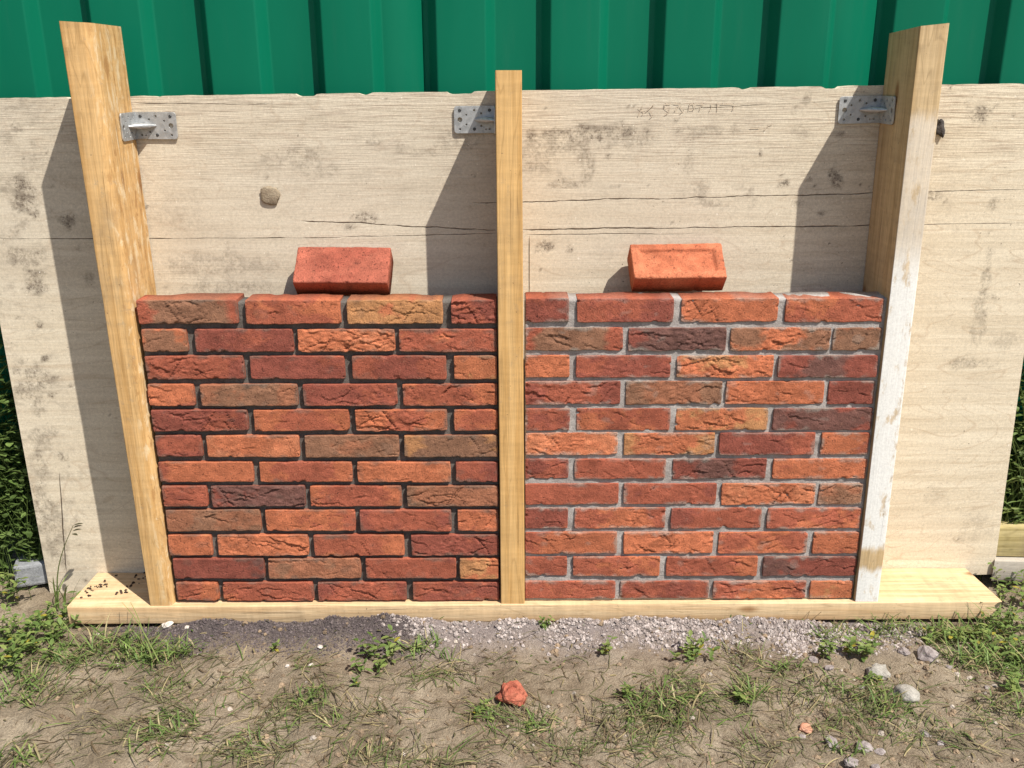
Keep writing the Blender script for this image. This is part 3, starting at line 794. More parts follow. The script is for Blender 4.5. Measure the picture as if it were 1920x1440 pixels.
# post faces at bracket height
tz = (1.128-ZP)/(1.333-ZP)
fx = -.8055+(-.8175+.8055)*tz
pz = onY(296, 235, PY)
bracket(fx+.0005, pz[2], 1, 'shiny galvanised angle bracket fixed to the bark-edge post and plywood', .9, .01)
tz2 = (1.15-ZP)/(.4637+ZG-ZP)
fxc = -.0335+(-.0365+.0335)*tz2
bracket(fxc-.0005, onY(890, 224, PY)[2], -1, 'galvanised angle bracket partly hidden behind the slim middle post', .9, -.005)
tz3 = (1.16-ZP)/(.545+ZG-ZP)
fxr = .8035+(.7895-.8035)*tz3
bracket(fxr-.0012, onY(1605, 205, PY)[2], -1, 'dull shaded angle bracket beside the white-painted post', .9, -.02)

# ------------------------------------------------------------------ lumps, stones, fragments
def rock_mesh(seed, rx, ry, rz, sub=2, rough=.25, ang=True):
    rs = random.Random(seed); bm = bmesh.new()
    if ang:
        for _ in range(26):
            v = Vector((rs.gauss(0, 1), rs.gauss(0, 1), rs.gauss(0, 1))).normalized()*rs.uniform(.8, 1.0)
            bm.verts.new(v)
        r = bmesh.ops.convex_hull(bm, input=bm.verts[:])
        bmesh.ops.delete(bm, geom=[g for g in r['geom_interior'] if isinstance(g, bmesh.types.BMVert)], context='VERTS')
        bmesh.ops.bevel(bm, geom=bm.edges[:], offset=.06, segments=1, affect='EDGES')
        bmesh.ops.subdivide_edges(bm, edges=bm.edges[:], cuts=1, use_grid_fill=True)
        bmesh.ops.triangulate(bm, faces=bm.faces[:])
    else:
        bmesh.ops.create_icosphere(bm, subdivisions=3, radius=1)
    from mathutils import noise
    for v in bm.verts:
        n = noise.noise(v.co*1.6+Vector((seed, 0, 0)))*rough + noise.noise(v.co*4.5+Vector((seed, 5, 0)))*rough*.45
        v.co *= 1+n
        v.co = Vector((v.co.x*rx, v.co.y*ry, v.co.z*rz))
    me = bpy.data.meshes.new('stone'); bm.to_mesh(me); bm.free()
    me.polygons.foreach_set('use_smooth', [not ang]*len(me.polygons)); return me
M_CHUNK = mat_simple('broken_brick', (.29, .075, .045), (.42, .14, .085), 45, bd=.004)
M_PINK = mat_simple('pale_brick_bit', (.44, .20, .12), (.56, .30, .20), 60)
M_STONE = mat_simple('grey_lime_stone', (.25, .23, .195), (.39, .365, .32), 40, bd=.004)
M_WHITE = mat_simple('white_stone', (.46, .40, .35), (.62, .56, .50), 70)
M_LUMP = mat_simple('grey_mortar_lump', (.20, .165, .155), (.36, .315, .295), 70, bd=.004)
M_MUD = mat_simple('dried_mud', (.24, .185, .125), (.33, .27, .19), 60, bd=.004)
M_TAR = mat_simple('dark_crust', (.030, .026, .024), (.10, .088, .08), 80, bd=.003)
def place_rock(px, py, rpx, mat, seed, label, cat='stone', group=None, flat=.7, name='stone', ang=True, rough=.25):
    c = onZ(px, py+rpx*.55, 0.0); sc = F_PX/np.dot(c-CAM, AZ); r = rpx/sc
    z = (gh(c[0], c[1]))
    me = rock_mesh(seed, r*1.0, r*.85, r*flat, 2, rough, ang)
    o = link(name, me, mat, None, (c[0], c[1], z+r*flat*.42)); o.rotation_euler = (0, 0, seed*1.3)
    tag(o, label, cat, group); return o
place_rock(958, 1283, 34, M_CHUNK, 5, 'broken orange-red brick chunk lying alone on the soil', 'brick chunk', flat=.95, name='brick_fragment', rough=.34)
place_rock(1511, 1350, 17, M_PINK, 9, 'small flat pinkish brick chip on the bare soil', 'brick chip', flat=.5, name='brick_chip')
place_rock(1648, 1242, 26, M_STONE, 12, 'pale grey stone nearest the pale mortar crumbs', 'stone', flat=.55)
place_rock(1700, 1292, 24, M_STONE, 14, 'smooth pale grey stone half sunk in the grass', 'stone', flat=.7, ang=False)
place_rock(1738, 1218, 24, M_LUMP, 15, 'crumbly light grey mortar lump near the grass', 'mortar lump', flat=.6, name='mortar_lump')
place_rock(1695, 1212, 14, M_LUMP, 16, 'small crumbly mortar lump beside the larger one', 'mortar lump', flat=.6, name='mortar_lump')
WS = 'small white pebble lying on the dark mortar crumbs'
for i, (a, b, r) in enumerate([(315, 1172, 13), (390, 1170, 8), (352, 1182, 6), (600, 1203, 8), (583, 1236, 6), (538, 1244, 5), (470, 1162, 5), (605, 1153, 5)]):
    place_rock(a, b, r, M_WHITE, 30+i, WS, 'pebble', 'white pebbles by the plank', .6, 'pebble')
MS = 'grey mortar lump lying among sparse grass on the soil'
for i, (a, b, r) in enumerate([(1525, 1230, 12), (1555, 1252, 11), (1560, 1385, 16), (1620, 1392, 20), (1650, 1400, 12), (1595, 1425, 18), (1640, 1440, 14), (1736, 1360, 11), (1765, 1380, 9), (1505, 1372, 9), (1780, 1250, 8), (1615, 1282, 8), (1850, 1290, 7)]):
    if a < 1580 and b < 1300: lb, gg = 'small grey mortar lump at the edge of the pale crumbs', 'lumps at the pale crumbs'
    elif b > 1340 and a < 1700: lb, gg = 'grey mortar lump in the cluster beside the pinkish brick chip', 'lumps by the brick chip'
    else: lb, gg = 'small grey mortar lump on the bare soil past the pale grey stones', 'lumps past the grey stones'
    place_rock(a, b, r, M_LUMP, 50+i, lb, 'mortar lump', gg, .5, 'mortar_lump')
# lumps stuck on the plywood
c = onY(507, 366, PY)
o = link('mud_dab', rock_mesh(70, .0215, .0042, .0215, 2, .22, False), M_MUD, None, (c[0], PY-.003, c[2])); tag(o, 'round dried mud dab stuck on the plywood', 'mud dab')
c = onY(1760, 240, PY)
o = link('dark_crust', rock_mesh(72, .011, .008, .024, 2, .45, True), M_TAR, None, (c[0], PY-.004, c[2])); o.rotation_euler = (0, -.25, 0)
tag(o, 'dark crusty lump on the plywood beside the white-painted post', 'mortar lump')

# side clutter
o = link('concrete_block', boxmesh('concrete_block', .20, .13, .058, .006, 2), mat_simple('old_concrete', (.20, .205, .21), (.29, .295, .30), 35, bd=.003))
c = onZ(95, 1098, .0); o.location = (c[0]+.0, c[1]+.07, .034); o.rotation_euler = (0, 0, .30)
tag(o, 'grey concrete block behind the plywood bottom corner, by the bark-edge post side', 'concrete block')
WB = mat_wood('offcut_pine', 0, (.46, .38, .19), (.34, .27, .11), dirt=.5)
WG = mat_wood('offcut_grey', 0, (.48, .42, .34), (.38, .32, .25), dirt=.4, grey=.45)
def offcut(x, y, z, L, wy, hz, mat, label, ang, seed):
    me = beam('timber', lambda t: rrect(-wy/2, wy/2, 0, hz, [.004]*4, 2), {'t': [i/12 for i in range(13)], 'f': lambda t, a, b: (L*t + (.06*(a/wy+.5) if t < .001 else 0), a, b)}, noise=.003, seed=seed)
    o = link('timber_offcut', me, mat, None, (x, y, z)); o.rotation_euler = (0, 0, ang); tag(o, label, 'timber offcut'); return o
c = onY(1868, 1080, .16)
offcut(c[0]-.02, .085+.12, .012, .9, .13, .058, WG, 'grey weathered beam lying on the ground beside the plywood', -.02, 81)
offcut(c[0]-.01, .085+.135, .0715, .9, .12, .082, WB, 'fresh pine offcut stacked on the grey beam beside the plywood', -.05, 83)
# sawdust and bark crumbs on the bare end of the plank
rs = random.Random(4); V = []; F = []; Cc = []
def add_pebble(V, F, Cc, c, r, col, rs, flat=.7):
    i = len(V); n = 5
    top = (c[0], c[1], c[2]+r*flat); V.append(top)
    a0 = rs.random()*6
    for ring_, zf, rf in ((0, .35, .75), (1, -.2, 1.0)):
        for k in range(n):
            a = a0+k*2*math.pi/n+ring_*.5; q = r*rf*rs.uniform(.75, 1.2)
            V.append((c[0]+q*math.cos(a), c[1]+q*math.sin(a)*rs.uniform(.8, 1.1), c[2]+r*flat*zf*rs.uniform(.6, 1.4)))
    for k in range(n):
        j = (k+1) % n
        F.append((i, i+1+k, i+1+j)); F.append((i+1+k, i+1+n+k, i+1+n+j)); F.append((i+1+k, i+1+n+j, i+1+j))
    Cc += [col]*(1+2*n)
for (a, b) in [(160, 1112), (166, 1118), (172, 1106), (185, 1102), (190, 1100), (198, 1096), (215, 1079), (158, 1122), (170, 1100), (228, 1110), (236, 1108), (243, 1100), (250, 1095), (222, 1113), (196, 1088), (262, 1086), (255, 1080), (268, 1072), (272, 1082)]:
    p_ = onZ(a, b, ZP)
    for _ in range(rs.randint(2, 4)):
        c = (p_[0]+rs.gauss(0, .005), min(p_[1]+rs.gauss(0, .005), .145), ZP+.001)
        add_pebble(V, F, Cc, c, rs.uniform(.0018, .0045), np.array((.05, .032, .022))*rs.uniform(.5, 1.8), rs, .8)
o = link('bark_crumbs', mesh_np('bark_crumbs', np.array(V), F, False, np.array(Cc)), mat_vcol('bark_bits'))
tag(o, 'dark bark crumbs scattered on the bare end of the plank', 'debris', None, 'stuff')

# ------------------------------------------------------------------ mortar crumbs and soil clods
def crumbs(name, label, n, seed, xr, col1, col2, smin, smax, dens):
    rs = random.Random(seed); V = []; F = []; Cc = []
    k = 0; tries = 0
    while k < n and tries < n*12:
        tries += 1
        x = rs.uniform(*xr); y = -.013-abs(rs.gauss(0, 1))*.075
        if rs.random() > dens(x, y): continue
        r = smin+(smax-smin)*rs.random()**2.6
        m = rs.random(); col = (np.array(col1)*(1-m)+np.array(col2)*m)*rs.uniform(.75, 1.25)
        add_pebble(V, F, Cc, (x, y-r*.2, (gh(x, y))+r*.1), r, col, rs, rs.uniform(.6, .95)); k += 1
    o = link(name, mesh_np(name, np.array(V), F, False, np.clip(np.array(Cc), .01, .9)), MV); tag(o, label, 'crumbs', None, 'stuff')
MV = mat_vcol('crumb_grains', .95, 0, 500, .25)
def d_dark(x, y): return float(sst(-.98, -.80, x)*sst(-.18, -.30, x)*sst(-.16, -.10, y)) 
def d_pale(x, y):
    reach = .055+.035*math.exp(-((x+.12)/.12)**2)+.085*math.exp(-((x-.60)/.20)**2)+.02*math.sin(x*9)
    return float(sst(-.34, -.18, x)*sst(1.0, .78, x)*sst(-reach-.06, -reach+.02, y)*(.12+.88*sst(-.2, .12, fbm(x*9, y*18, 99, 3))))
crumbs('dark_crumbs', 'fine dark purplish mortar crumbs heaped against the plank', 5200, 1, (-.98, -.15), (.075, .058, .058), (.15, .122, .115), .0012, .0042, d_dark)
crumbs('pale_crumbs', 'pale pinkish grey mortar crumbs heaped against the plank', 7000, 2, (-.34, 1.0), (.21, .170, .150), (.43, .375, .345), .0013, .0066, d_pale)
rs = random.Random(77); V = []; F = []; Cc = []
for _ in range(11000):
    x = rs.uniform(-1.45, 1.45); y = rs.uniform(-.62, .0)
    if rs.random() > .25+.75*float(sst(-.1, .25, fbm(x*3, y*5, 55, 3))): continue
    r = .0011+.0080*rs.random()**5
    c = np.array((.235, .17, .11))*rs.uniform(.55, 1.3)
    if rs.random() < .05: c = np.array((.42, .36, .30))*rs.uniform(.7, 1.2)
    add_pebble(V, F, Cc, (x, y, (gh(x, y))+r*.1), r, c, rs, .7)
o = link('soil_clods', mesh_np('soil_clods', np.array(V), F, False, np.array(Cc)), MV); tag(o, 'small crumbly soil clods', 'soil', None, 'stuff')

# ------------------------------------------------------------------ grass and weeds
M_LEAF = mat_vcol('leaf_green', .55, .28, 160, .2)
class Leafy:
    def __init__(s): s.V = []; s.F = []; s.C = []
    def strip(s, pts, widths, side, col, col2=None):
        i = len(s.V); n = len(pts)
        for k, (p, w_) in enumerate(zip(pts, widths)):
            t = k/(n-1); c = np.array(col)*(1-t)+np.array(col2 if col2 is not None else col)*t
            s.V.append(tuple(p-side*w_/2)); s.V.append(tuple(p+side*w_/2)); s.C += [c, c]
        for k in range(n-1): a = i+2*k; s.F.append((a, a+1, a+3, a+2))
    def blade(s, base, az, L, w_, a0, a1, col, col2, rs, hug=False, org=(0, 0), seg=5):
        d = np.array([math.cos(az), math.sin(az), 0]); side = np.array([-math.sin(az), math.cos(az), .25*rs.uniform(-1, 1)])
        p = np.array(base, float); pts = [p.copy()]; cur = rs.uniform(-.5, .5)
        for k in range(seg):
            t = (k+.5)/seg; a = a0+(a1-a0)*t
            dd = np.array([math.cos(az+cur*t), math.sin(az+cur*t), 0])
            p = p+(dd*math.sin(a)+np.array([0, 0, math.cos(a)]))*L/seg
            if hug:
                zmin = (gh(p[0]+org[0], p[1]+org[1]))-s.oz+.0012
                if p[2] < zmin: p[2] = zmin
            pts.append(p.copy())
        ws = [w_*(.75+.5*t)*(1-t**3) for t in np.linspace(0, 1, seg+1)]; ws[-1] = w_*.06
        s.strip(pts, ws, side, col, col2)
    def leaf(s, base, az, el, L, w_, col, rs):
        d = np.array([math.cos(az)*math.cos(el), math.sin(az)*math.cos(el), math.sin(el)]); side = np.array([-math.sin(az), math.cos(az), 0])
        up = np.cross(d, side)*-1; i = len(s.V); b = np.array(base, float)
        droop = rs.uniform(.05, .25)*L
        prof = [(0, .08), (.22, .72), (.5, 1), (.78, .66), (1, .02)]
        for t, q in prof:
            m_ = b+d*L*t-np.array([0, 0, droop*t*t]); 
            s.V.append(tuple(m_-side*w_/2*q+np.array([0, 0, .12*w_*q]))); s.V.append(tuple(m_)); s.V.append(tuple(m_+side*w_/2*q+np.array([0, 0, .12*w_*q])))
            c = np.array(col); s.C += [c, c*.85, c]
        for k in range(len(prof)-1):
            a = i+3*k; s.F += [(a, a+1, a+4, a+3), (a+1, a+2, a+5, a+4)]
    oz = 0.0
    def obj(s, name, loc=(0, 0, 0)):
        V = np.array(s.V)-np.array(loc) if not isinstance(loc, bool) else np.array(s.V)
        return link(name, mesh_np(name, V, s.F, True, np.clip(np.array(s.C), .005, .9)), M_LEAF, None, loc)
G1 = np.array((.105, .165, .040)); G2 = np.array((.155, .225, .060)); G3 = np.array((.21, .26, .075)); OL = np.array((.150, .142, .072)); ST = np.array((.36, .30, .155)); BRN = np.array((.165, .120, .070))
# trampled strands lying on the soil
CL = [(40, 1260, 80, 40, 120, 1), (160, 1225, 80, 25, 190, 1), (270, 1225, 70, 28, 210, 1), (120, 1300, 90, 30, 70, .6), (310, 1285, 60, 40, 110, .5), (330, 1350, 60, 40, 150, .4), (250, 1370, 80, 40, 60, .3), (430, 1250, 70, 30, 60, .4), (520, 1330, 80, 30, 110, .3), (480, 1395, 90, 30, 140, .3),
      (590, 1300, 50, 35, 100, .5), (570, 1240, 40, 20, 40, .4), (700, 1330, 80, 30, 70, .4), (780, 1270, 70, 20, 70, .4), (860, 1240, 50, 20, 40, .5), (700, 1420, 90, 20, 110, .5), (830, 1410, 60, 20, 60, .3), (990, 1340, 60, 30, 110, .6), (905, 1330, 30, 20, 50, .7), (1060, 1400, 70, 35, 90, .3), (1150, 1345, 40, 30, 60, .4),
      (1230, 1320, 80, 45, 300, .6), (1270, 1290, 50, 30, 130, .8), (1200, 1390, 60, 30, 90, .4), (1400, 1290, 50, 30, 110, .6), (1390, 1230, 40, 20, 50, .5), (1460, 1245, 60, 25, 60, .5), (1440, 1410, 50, 30, 60, .3), (1560, 1290, 80, 30, 130, .6), (1640, 1320, 70, 30, 130, .7), (1580, 1350, 60, 25, 70, .5), (1700, 1370, 80, 30, 90, .4),
      (1800, 1180, 80, 20, 160, 1), (1860, 1230, 60, 40, 260, 1), (1880, 1320, 50, 40, 130, .6), (1660, 1190, 80, 20, 110, .9), (1540, 1190, 40, 15, 40, .8), (1820, 1390, 90, 30, 60, .3), (60, 1400, 60, 30, 60, .3), (100, 1170, 60, 25, 120, 1), (960, 1260, 300, 80, 120, .3), (960, 1400, 800, 40, 260, .3), (400, 1330, 350, 80, 200, .3), (1500, 1330, 350, 80, 240, .4)]
rs = random.Random(21); L_ = Leafy()
for (a, b, sx, sy, n, gr) in CL:
    main = rs.uniform(0, 6.28)
    for _ in range(int(n*.95)):
        p_ = onZ(a+rs.gauss(0, sx*.55), b+rs.gauss(0, sy*.55), 0)
        if p_[1] > -.02: continue
        z = (gh(p_[0], p_[1])); q = rs.random()
        col = (G1 if q < .25*gr+.04 else G2 if q < .42*gr+.06 else OL if q < .72 else BRN if q < .88 else ST)*rs.uniform(.7, 1.25)
        az = main+rs.gauss(0, .9)
        L_.blade((p_[0], p_[1], z+.001), az, rs.uniform(.014, .075), rs.uniform(.0011, .0027), rs.uniform(.9, 1.5), rs.uniform(1.4, 2.1), col, col*rs.uniform(.8, 1.2), rs, True)
for _ in range(1700):
    x, y = rs.uniform(-1.3, 1.3), rs.uniform(-.58, -.03)
    if rs.random() > .35+.65*float(vn(x*4, y*7, 5) > -.1): continue
    col = rs.choice([BRN*.7, BRN, OL*.7, OL, ST*.7, ST, G1])*rs.uniform(.6, 1.1)
    L_.blade((x, y, gh(x, y)+.001), rs.uniform(0, 6.28), rs.uniform(.006, .022), rs.uniform(.0015, .0045), rs.uniform(1.1, 1.5), rs.uniform(1.4, 1.8), col, col, rs, True, seg=3)
o = L_.obj('trampled_grass'); tag(o, 'thin trampled olive grass strands lying on the soil', 'grass', None, 'stuff')
# matted runners: long dark rooted stems creeping over the soil
L_ = Leafy()
for (a, b, c_, d_) in [(650, 1405, 880, 1430), (780, 1412, 600, 1425), (1210, 1345, 1300, 1350), (950, 1310, 975, 1370), (1115, 1290, 1145, 1210), (1040, 1225, 1075, 1275), (1400, 1270, 1480, 1350), (1330, 1330, 1420, 1350), (1370, 1230, 1430, 1310), (1700, 1330, 1860, 1420), (1480, 1380, 1540, 1440), (380, 1260, 300, 1330), (330, 1330, 200, 1400), (470, 1400, 640, 1370), (140, 1380, 0, 1400), (120, 1190, 215, 1320), (1500, 1240, 1620, 1330), (1850, 1340, 1920, 1370)]:
    p0, p1 = onZ(a, b), onZ(c_, d_); n = 14; pts = []
    for k in range(n):
        t = k/(n-1); q = p0*(1-t)+p1*t; q = q+np.array([.014*vn(t*5, a, 1), .014*vn(t*5, a, 2), 0]); q[2] = (gh(q[0], q[1]))+.0025; pts.append(q)
    dr = p1-p0; dr /= np.linalg.norm(dr); sd = np.array([-dr[1], dr[0], 0])
    cc = rs.choice([OL*.7, BRN*.8, ST*.8, OL]); L_.strip(pts, [.0026*(1-.5*k/n) for k in range(n)], sd, cc)
o = L_.obj('grass_runners'); tag(o, 'long creeping grass runners across the bare soil', 'grass', None, 'stuff')

def tuft(px, py, n, Lm, gr, label, group, seed, spread_=.02, lay=0.0, name='grass_tuft'):
    rs = random.Random(seed); t = Leafy(); c = onZ(px, py, 0); c[2] = (gh(c[0], c[1])); t.oz = 0
    for _ in range(n):
        x, y = c[0]+max(-1.5, min(1.5, rs.gauss(0, 1)))*spread_, c[1]+max(-1.5, min(1.5, rs.gauss(0, 1)))*spread_*.6
        z = (gh(x, y)); q = rs.random()
        col = (G2 if q < .4 else G3 if q < .4+.25*gr else G1 if q < .86 else ST)*rs.uniform(.75, 1.2)
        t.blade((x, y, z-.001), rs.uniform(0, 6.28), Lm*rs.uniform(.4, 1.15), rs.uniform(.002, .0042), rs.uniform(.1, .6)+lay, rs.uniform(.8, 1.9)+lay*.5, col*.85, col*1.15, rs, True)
    o = t.obj(name, tuple(c)); tag(o, label, 'grass', group); return o
GT = 'small green grass tuft growing in the trampled soil'; GG = 'grass tufts in the soil'
for i, (a, b, n, L, sp) in enumerate([(300, 1225, 60, .07, .025), (200, 1215, 45, .07, .03), (250, 1235, 40, .06, .03), (345, 1218, 34, .06, .02), (120, 1240, 40, .06, .03), (60, 1280, 40, .06, .03), (25, 1310, 30, .05, .03),
        (565, 1245, 10, .035, .012), (575, 1310, 36, .045, .022), (780, 1215, 34, .05, .02), (810, 1205, 30, .05, .02), (845, 1225, 14, .04, .015), (1000, 1350, 26, .04, .02), (910, 1325, 20, .04, .015), (1020, 1185, 8, .03, .006),
        (1230, 1330, 60, .05, .035), (1275, 1305, 50, .05, .03), (1190, 1300, 20, .04, .015), (1390, 1300, 30, .05, .018), (1470, 1250, 24, .045, .02), (1545, 1195, 20, .05, .012), (1660, 1180, 36, .06, .02), (1620, 1300, 44, .05, .03), (1680, 1330, 40, .05, .03),
        (1760, 1180, 50, .06, .03), (1820, 1190, 60, .07, .035), (1880, 1180, 60, .08, .035), (1840, 1240, 60, .07, .035), (1900, 1260, 60, .07, .03), (1790, 1230, 40, .06, .025), (1910, 1330, 40, .06, .03), (1590, 1410, 20, .04, .02), (640, 1345, 20, .04, .02), (310, 1370, 36, .045, .03), (270, 1400, 20, .04, .03), (460, 1390, 26, .045, .03), (30, 1420, 26, .05, .03)]):
    if a < 160: lb, gg = 'grass tuft among the bushy weeds past the plank end, bark-edge post side', 'grass among one end weeds'
    elif a < 360 and b < 1260: lb, gg = 'lush arching grass tuft in front of the bark-edge post foot', 'lush grass by the bark-edge post'
    elif a < 700: lb, gg = 'thin muddy grass tuft on the open soil below the dark crumbs', 'thin grass below the dark crumbs'
    elif b < 1235 and a < 1100: lb, gg = 'short grass tuft at the edge where dark and pale crumbs meet', 'grass where the crumbs meet'
    elif a < 1100: lb, gg = 'low grass tuft close to the broken brick chunk', 'grass by the brick chunk'
    elif a < 1450: lb, gg = 'dense olive grass tuft on the open soil below the pale crumbs', 'olive grass below the pale crumbs'
    elif a < 1720: lb, gg = 'grass tuft among the pale grey stones and mortar lumps', 'grass among the stones'
    else: lb, gg = 'thick grass tuft below the plank end, white-painted post side', 'thick grass by the other plank end'
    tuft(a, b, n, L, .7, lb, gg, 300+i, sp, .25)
def weed(px, py, nst, hgt, Lf, seed, label, group, yellow=0.0, spread_=.015, name='weed', nl=7, z0=None):
    rs = random.Random(seed); t = Leafy(); c = onZ(px, py, 0) if z0 is None else onY(px, py, z0); c[2] = (gh(c[0], c[1]))
    for _ in range(nst):
        az = rs.uniform(0, 6.28); b = np.array([c[0]+max(-1.4, min(1.4, rs.gauss(0, 1)))*spread_, c[1]+max(-1.4, min(1.4, rs.gauss(0, 1)))*spread_*.6, 0]); b[2] = (gh(b[0], b[1]))-.002
        H = hgt*rs.uniform(.55, 1.1); lean = rs.uniform(.1, .6)
        pts = [b+np.array([math.cos(az)*lean*H*q*q, math.sin(az)*lean*H*q*q, H*q*(1-.25*q*lean)]) for q in np.linspace(0, 1, 6)]
        sc = (G1*.6+BRN*.5)
        t.strip(pts, [.0022*(1-.6*q) for q in np.linspace(0, 1, 6)], np.array([-math.sin(az), math.cos(az), 0]), sc); t.strip(pts, [.0022*(1-.6*q) for q in np.linspace(0, 1, 6)], np.array([math.cos(az)*.5, math.sin(az)*.5, .6]), sc)
        for k in range(nl):
            q = .2+.8*(k+rs.random()*.6)/nl; q = min(q, 1); j = min(4, int(q*5)); f_ = q*5-j; p_ = pts[j]*(1-f_)+pts[j+1]*f_
            qq = rs.random(); col = (G3*1.05 if qq < .35+yellow*.3 else G2 if qq < .75 else G1)*rs.uniform(.8, 1.2)
            if rs.random() < yellow*.22: col = np.array((.42, .36, .05))*rs.uniform(.7, 1)
            t.leaf(p_, az+k*2.4+rs.uniform(-.4, .4), rs.uniform(-.1, .8), Lf*rs.uniform(.6, 1.15), Lf*rs.uniform(.3, .5), col, rs)
    o = t.obj(name, tuple(c)); tag(o, label, 'weed', group); return o
weed(715, 1225, 7, .065, .022, 401, 'bright green leafy weed on the edge of the dark mortar crumbs', None, .1, .022)
weed(690, 1250, 5, .04, .02, 402, 'darker leafy weed below the brightest one by the dark crumbs', None, 0, .02)
weed(668, 1282, 2, .018, .013, 403, 'tiny yellow-green seedling on the soil by the dark crumbs', None, .4, .004)
weed(1130, 1222, 3, .045, .018, 404, 'small yellowish seedling with red stem beside pale crumbs', None, .9, .008)
weed(1018, 1180, 3, .030, .014, 405, 'tiny green seedling sprouting through the pale crumbs', None, .1, .006)
weed(1310, 1222, 6, .06, .022, 406, 'leafy green weed at the edge of the pale crumbs', None, .3, .018)
weed(1285, 1235, 4, .03, .016, 416, 'low dark weed beside the leafy weed at the pale crumbs', None, .1, .015)
weed(1388, 1160, 3, .045, .017, 407, 'small upright seedling against the front of the plank', None, 0, .005)
weed(1615, 1222, 8, .050, .024, 408, 'broad-leaved light green weed beside the pale grey stone', None, .35, .02)
weed(1545, 1225, 5, .045, .018, 409, 'narrow green weed among the pale mortar lumps', None, .05, .014)
weed(1640, 1275, 4, .03, .016, 410, 'small green weed between the two pale grey stones', None, .3, .014)
weed(1395, 1310, 4, .03, .018, 411, 'low dark green weed on the bare soil', None, 0, .012)
weed(1150, 1310, 4, .03, .016, 412, 'low weed beside the broken brick chunk', None, .0, .012) if False else weed(1175, 1300, 4, .032, .018, 412, 'low green weed beside the olive grass mat', None, 0, .012)
weed(515, 1215, 2, .035, .015, 413, 'drooping small seedling in the dark crumbs', None, .3, .004)
weed(740, 1165, 2, .05, .014, 414, 'thin-stemmed seedling against the plank by the dark crumbs', None, 0, .006)
weed(900, 1330, 4, .025, .014, 415, 'low pale weed just below the brick chunk', None, .5, .016)
LWL = 'bushy green weed growing past the end of the plank on the bark-edge post side'
for i, (a, b, n, h_, s_) in enumerate([(20, 1200, 12, .09, .04), (70, 1180, 10, .07, .035), (115, 1150, 7, .06, .03), (20, 1130, 10, .12, .03), (60, 1225, 10, .06, .03), (10, 1250, 9, .07, .035), (110, 1200, 7, .05, .03), (5, 1080, 9, .16, .02), (150, 1165, 4, .05, .02)]):
    lb, gg = (LWL, 'weeds past one plank end') if b < 1190 else ('low leafy weed on the soil below the plank end, bark-edge post side', 'low weeds below one plank end')
    if h_ > .11: lb, gg = 'tall leafy weed beside the concrete block', 'tall weeds by the concrete block'
    weed(a, b, n, h_, .022, 430+i, lb, gg, .12, s_)
RWL = 'bushy green weed growing past the end of the plank on the white-painted post side'
for i, (a, b, n, h_, s_) in enumerate([(1890, 1130, 10, .10, .03), (1905, 1180, 10, .08, .03), (1860, 1160, 8, .06, .03), (1880, 1220, 9, .06, .04), (1820, 1195, 7, .05, .03), (1915, 1240, 8, .06, .03), (1880, 1095, 6, .07, .02), (1760, 1200, 6, .045, .03), (1910, 1300, 6, .05, .03)]):
    lb, gg = ('leafy weed growing against the stacked beams beside the plywood', 'weeds by the beams') if b < 1140 else (RWL, 'weeds past the other plank end') if b < 1190 else ('low leafy weed on the soil below the plank end, white-painted post side', 'low weeds below the other plank end')
    weed(a, b, n, h_, .021, 450+i, lb, gg, .15, s_)
# single tall seed stalk by the plywood corner and a few leaning straws
t = Leafy(); b = onZ(110, 1140, 0); b[2] = 0.0
top = onY(138, 985, b[1]); pts = [b*(1-q)+top*q+np.array([-.018*math.sin(q*3.1), 0, 0]) for q in np.linspace(0, 1, 9)]
t.strip(pts, [.0042*(1-.6*q) for q in np.linspace(0, 1, 9)], np.array([1., 0, 0]), G2*.9, OL); t.strip(pts, [.0042*(1-.6*q) for q in np.linspace(0, 1, 9)], np.array([0, 1., 0]), G2*.9, OL)
rs = random.Random(5)
for q in (1.0, .97, .93, .9): t.leaf(b*(1-q)+top*q, rs.uniform(-.6, 1), .2, .022, .009, OL*.5, rs)
for k in range(10): t.blade(b+np.array([rs.gauss(0, .012), rs.gauss(0, .008), 0]), rs.uniform(0, 6.28), rs.uniform(.07, .15), .0042, .05, rs.uniform(.3, 1.2), G2, G3, rs)
o = t.obj('grass_stalk', tuple(b)); tag(o, 'tall thin seed stalk standing against the plywood corner', 'grass stalk')
t = Leafy()
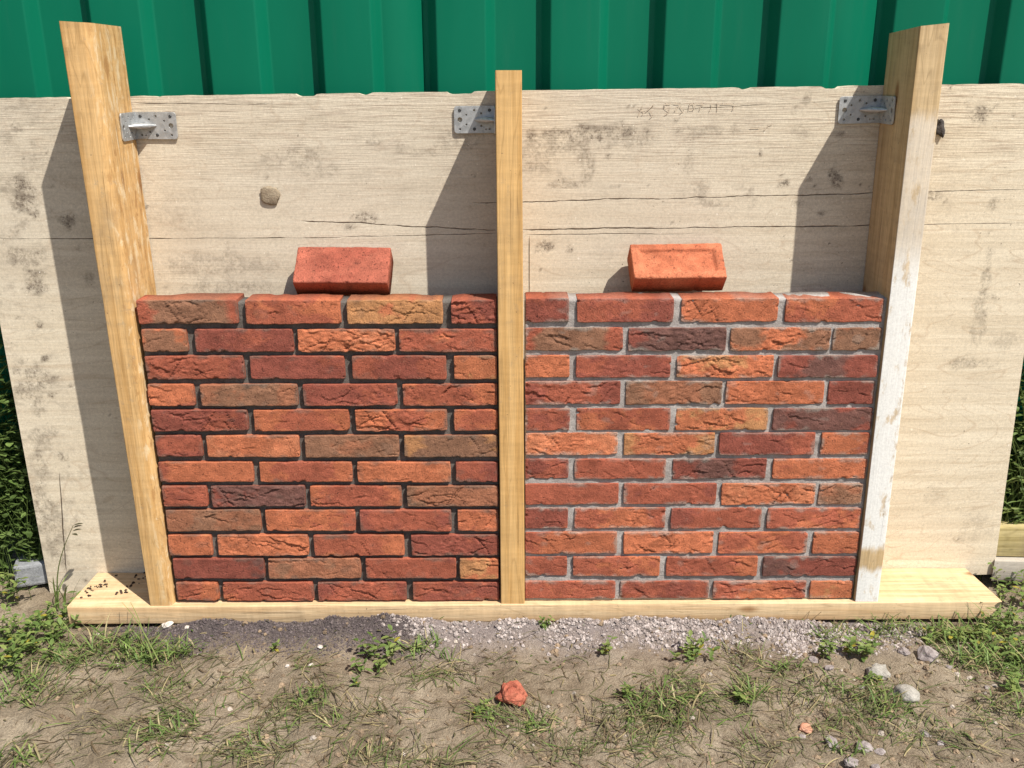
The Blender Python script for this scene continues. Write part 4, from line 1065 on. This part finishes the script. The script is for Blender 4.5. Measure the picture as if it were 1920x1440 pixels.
for (a, b_, c_, d_) in [(235, 1120, 300, 1245), (80, 1130, 150, 1215), (258, 1110, 285, 1235)]:
    p0, p1 = onZ(a, b_ , .07), onZ(c_, d_, .012); p0[1] = min(p0[1], -.03)
    pts = [p0*(1-q)+p1*q+np.array([0, 0, .02*math.sin(q*3.1)]) for q in np.linspace(0, 1, 7)]
    t.strip(pts, [.0032*(.4+.6*q) for q in np.linspace(0, 1, 7)], np.array([.8, .2, 0]), G3, G3*.9)
o = t.obj('grass_blades'); tag(o, 'long arching green grass blades over the plank front by the bark-edge post', 'grass', None, 'stuff')

# rank growth behind the plywood edges, in front of the fence
def rank(name, label, x0, x1, hgt, seed, n, outer):
    rs = random.Random(seed); t = Leafy(); GA, GB = (G1, G2) if outer < 0 else (G2*.9, G3)  # sunlit side gets lighter greens, its sunlight painted into the leaf colour
    for _ in range(n):
        x = rs.uniform(x0, x1); y = rs.uniform(.178, .225) if rs.random() < .75 else rs.uniform(.29, .8)
        H = hgt*rs.uniform(.35, 1.05); b = (x, y, (gh(x, y)))
        col = (GA if rs.random() < .6 else GB)*rs.uniform(.6, 1.1)
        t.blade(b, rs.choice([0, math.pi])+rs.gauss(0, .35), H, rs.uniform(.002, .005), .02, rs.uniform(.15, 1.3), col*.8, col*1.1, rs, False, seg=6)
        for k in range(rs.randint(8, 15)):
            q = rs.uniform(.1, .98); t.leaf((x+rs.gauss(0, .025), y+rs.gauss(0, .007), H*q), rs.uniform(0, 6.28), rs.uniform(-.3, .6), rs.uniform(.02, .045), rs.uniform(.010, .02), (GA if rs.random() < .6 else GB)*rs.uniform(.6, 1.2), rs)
    t.V = [(a, max(b, .176) if b < .24 else b, c) for a, b, c in t.V]
    o = t.obj(name, ((x0+x1)/2, .2, 0)); tag(o, label, 'weeds', None, 'stuff')
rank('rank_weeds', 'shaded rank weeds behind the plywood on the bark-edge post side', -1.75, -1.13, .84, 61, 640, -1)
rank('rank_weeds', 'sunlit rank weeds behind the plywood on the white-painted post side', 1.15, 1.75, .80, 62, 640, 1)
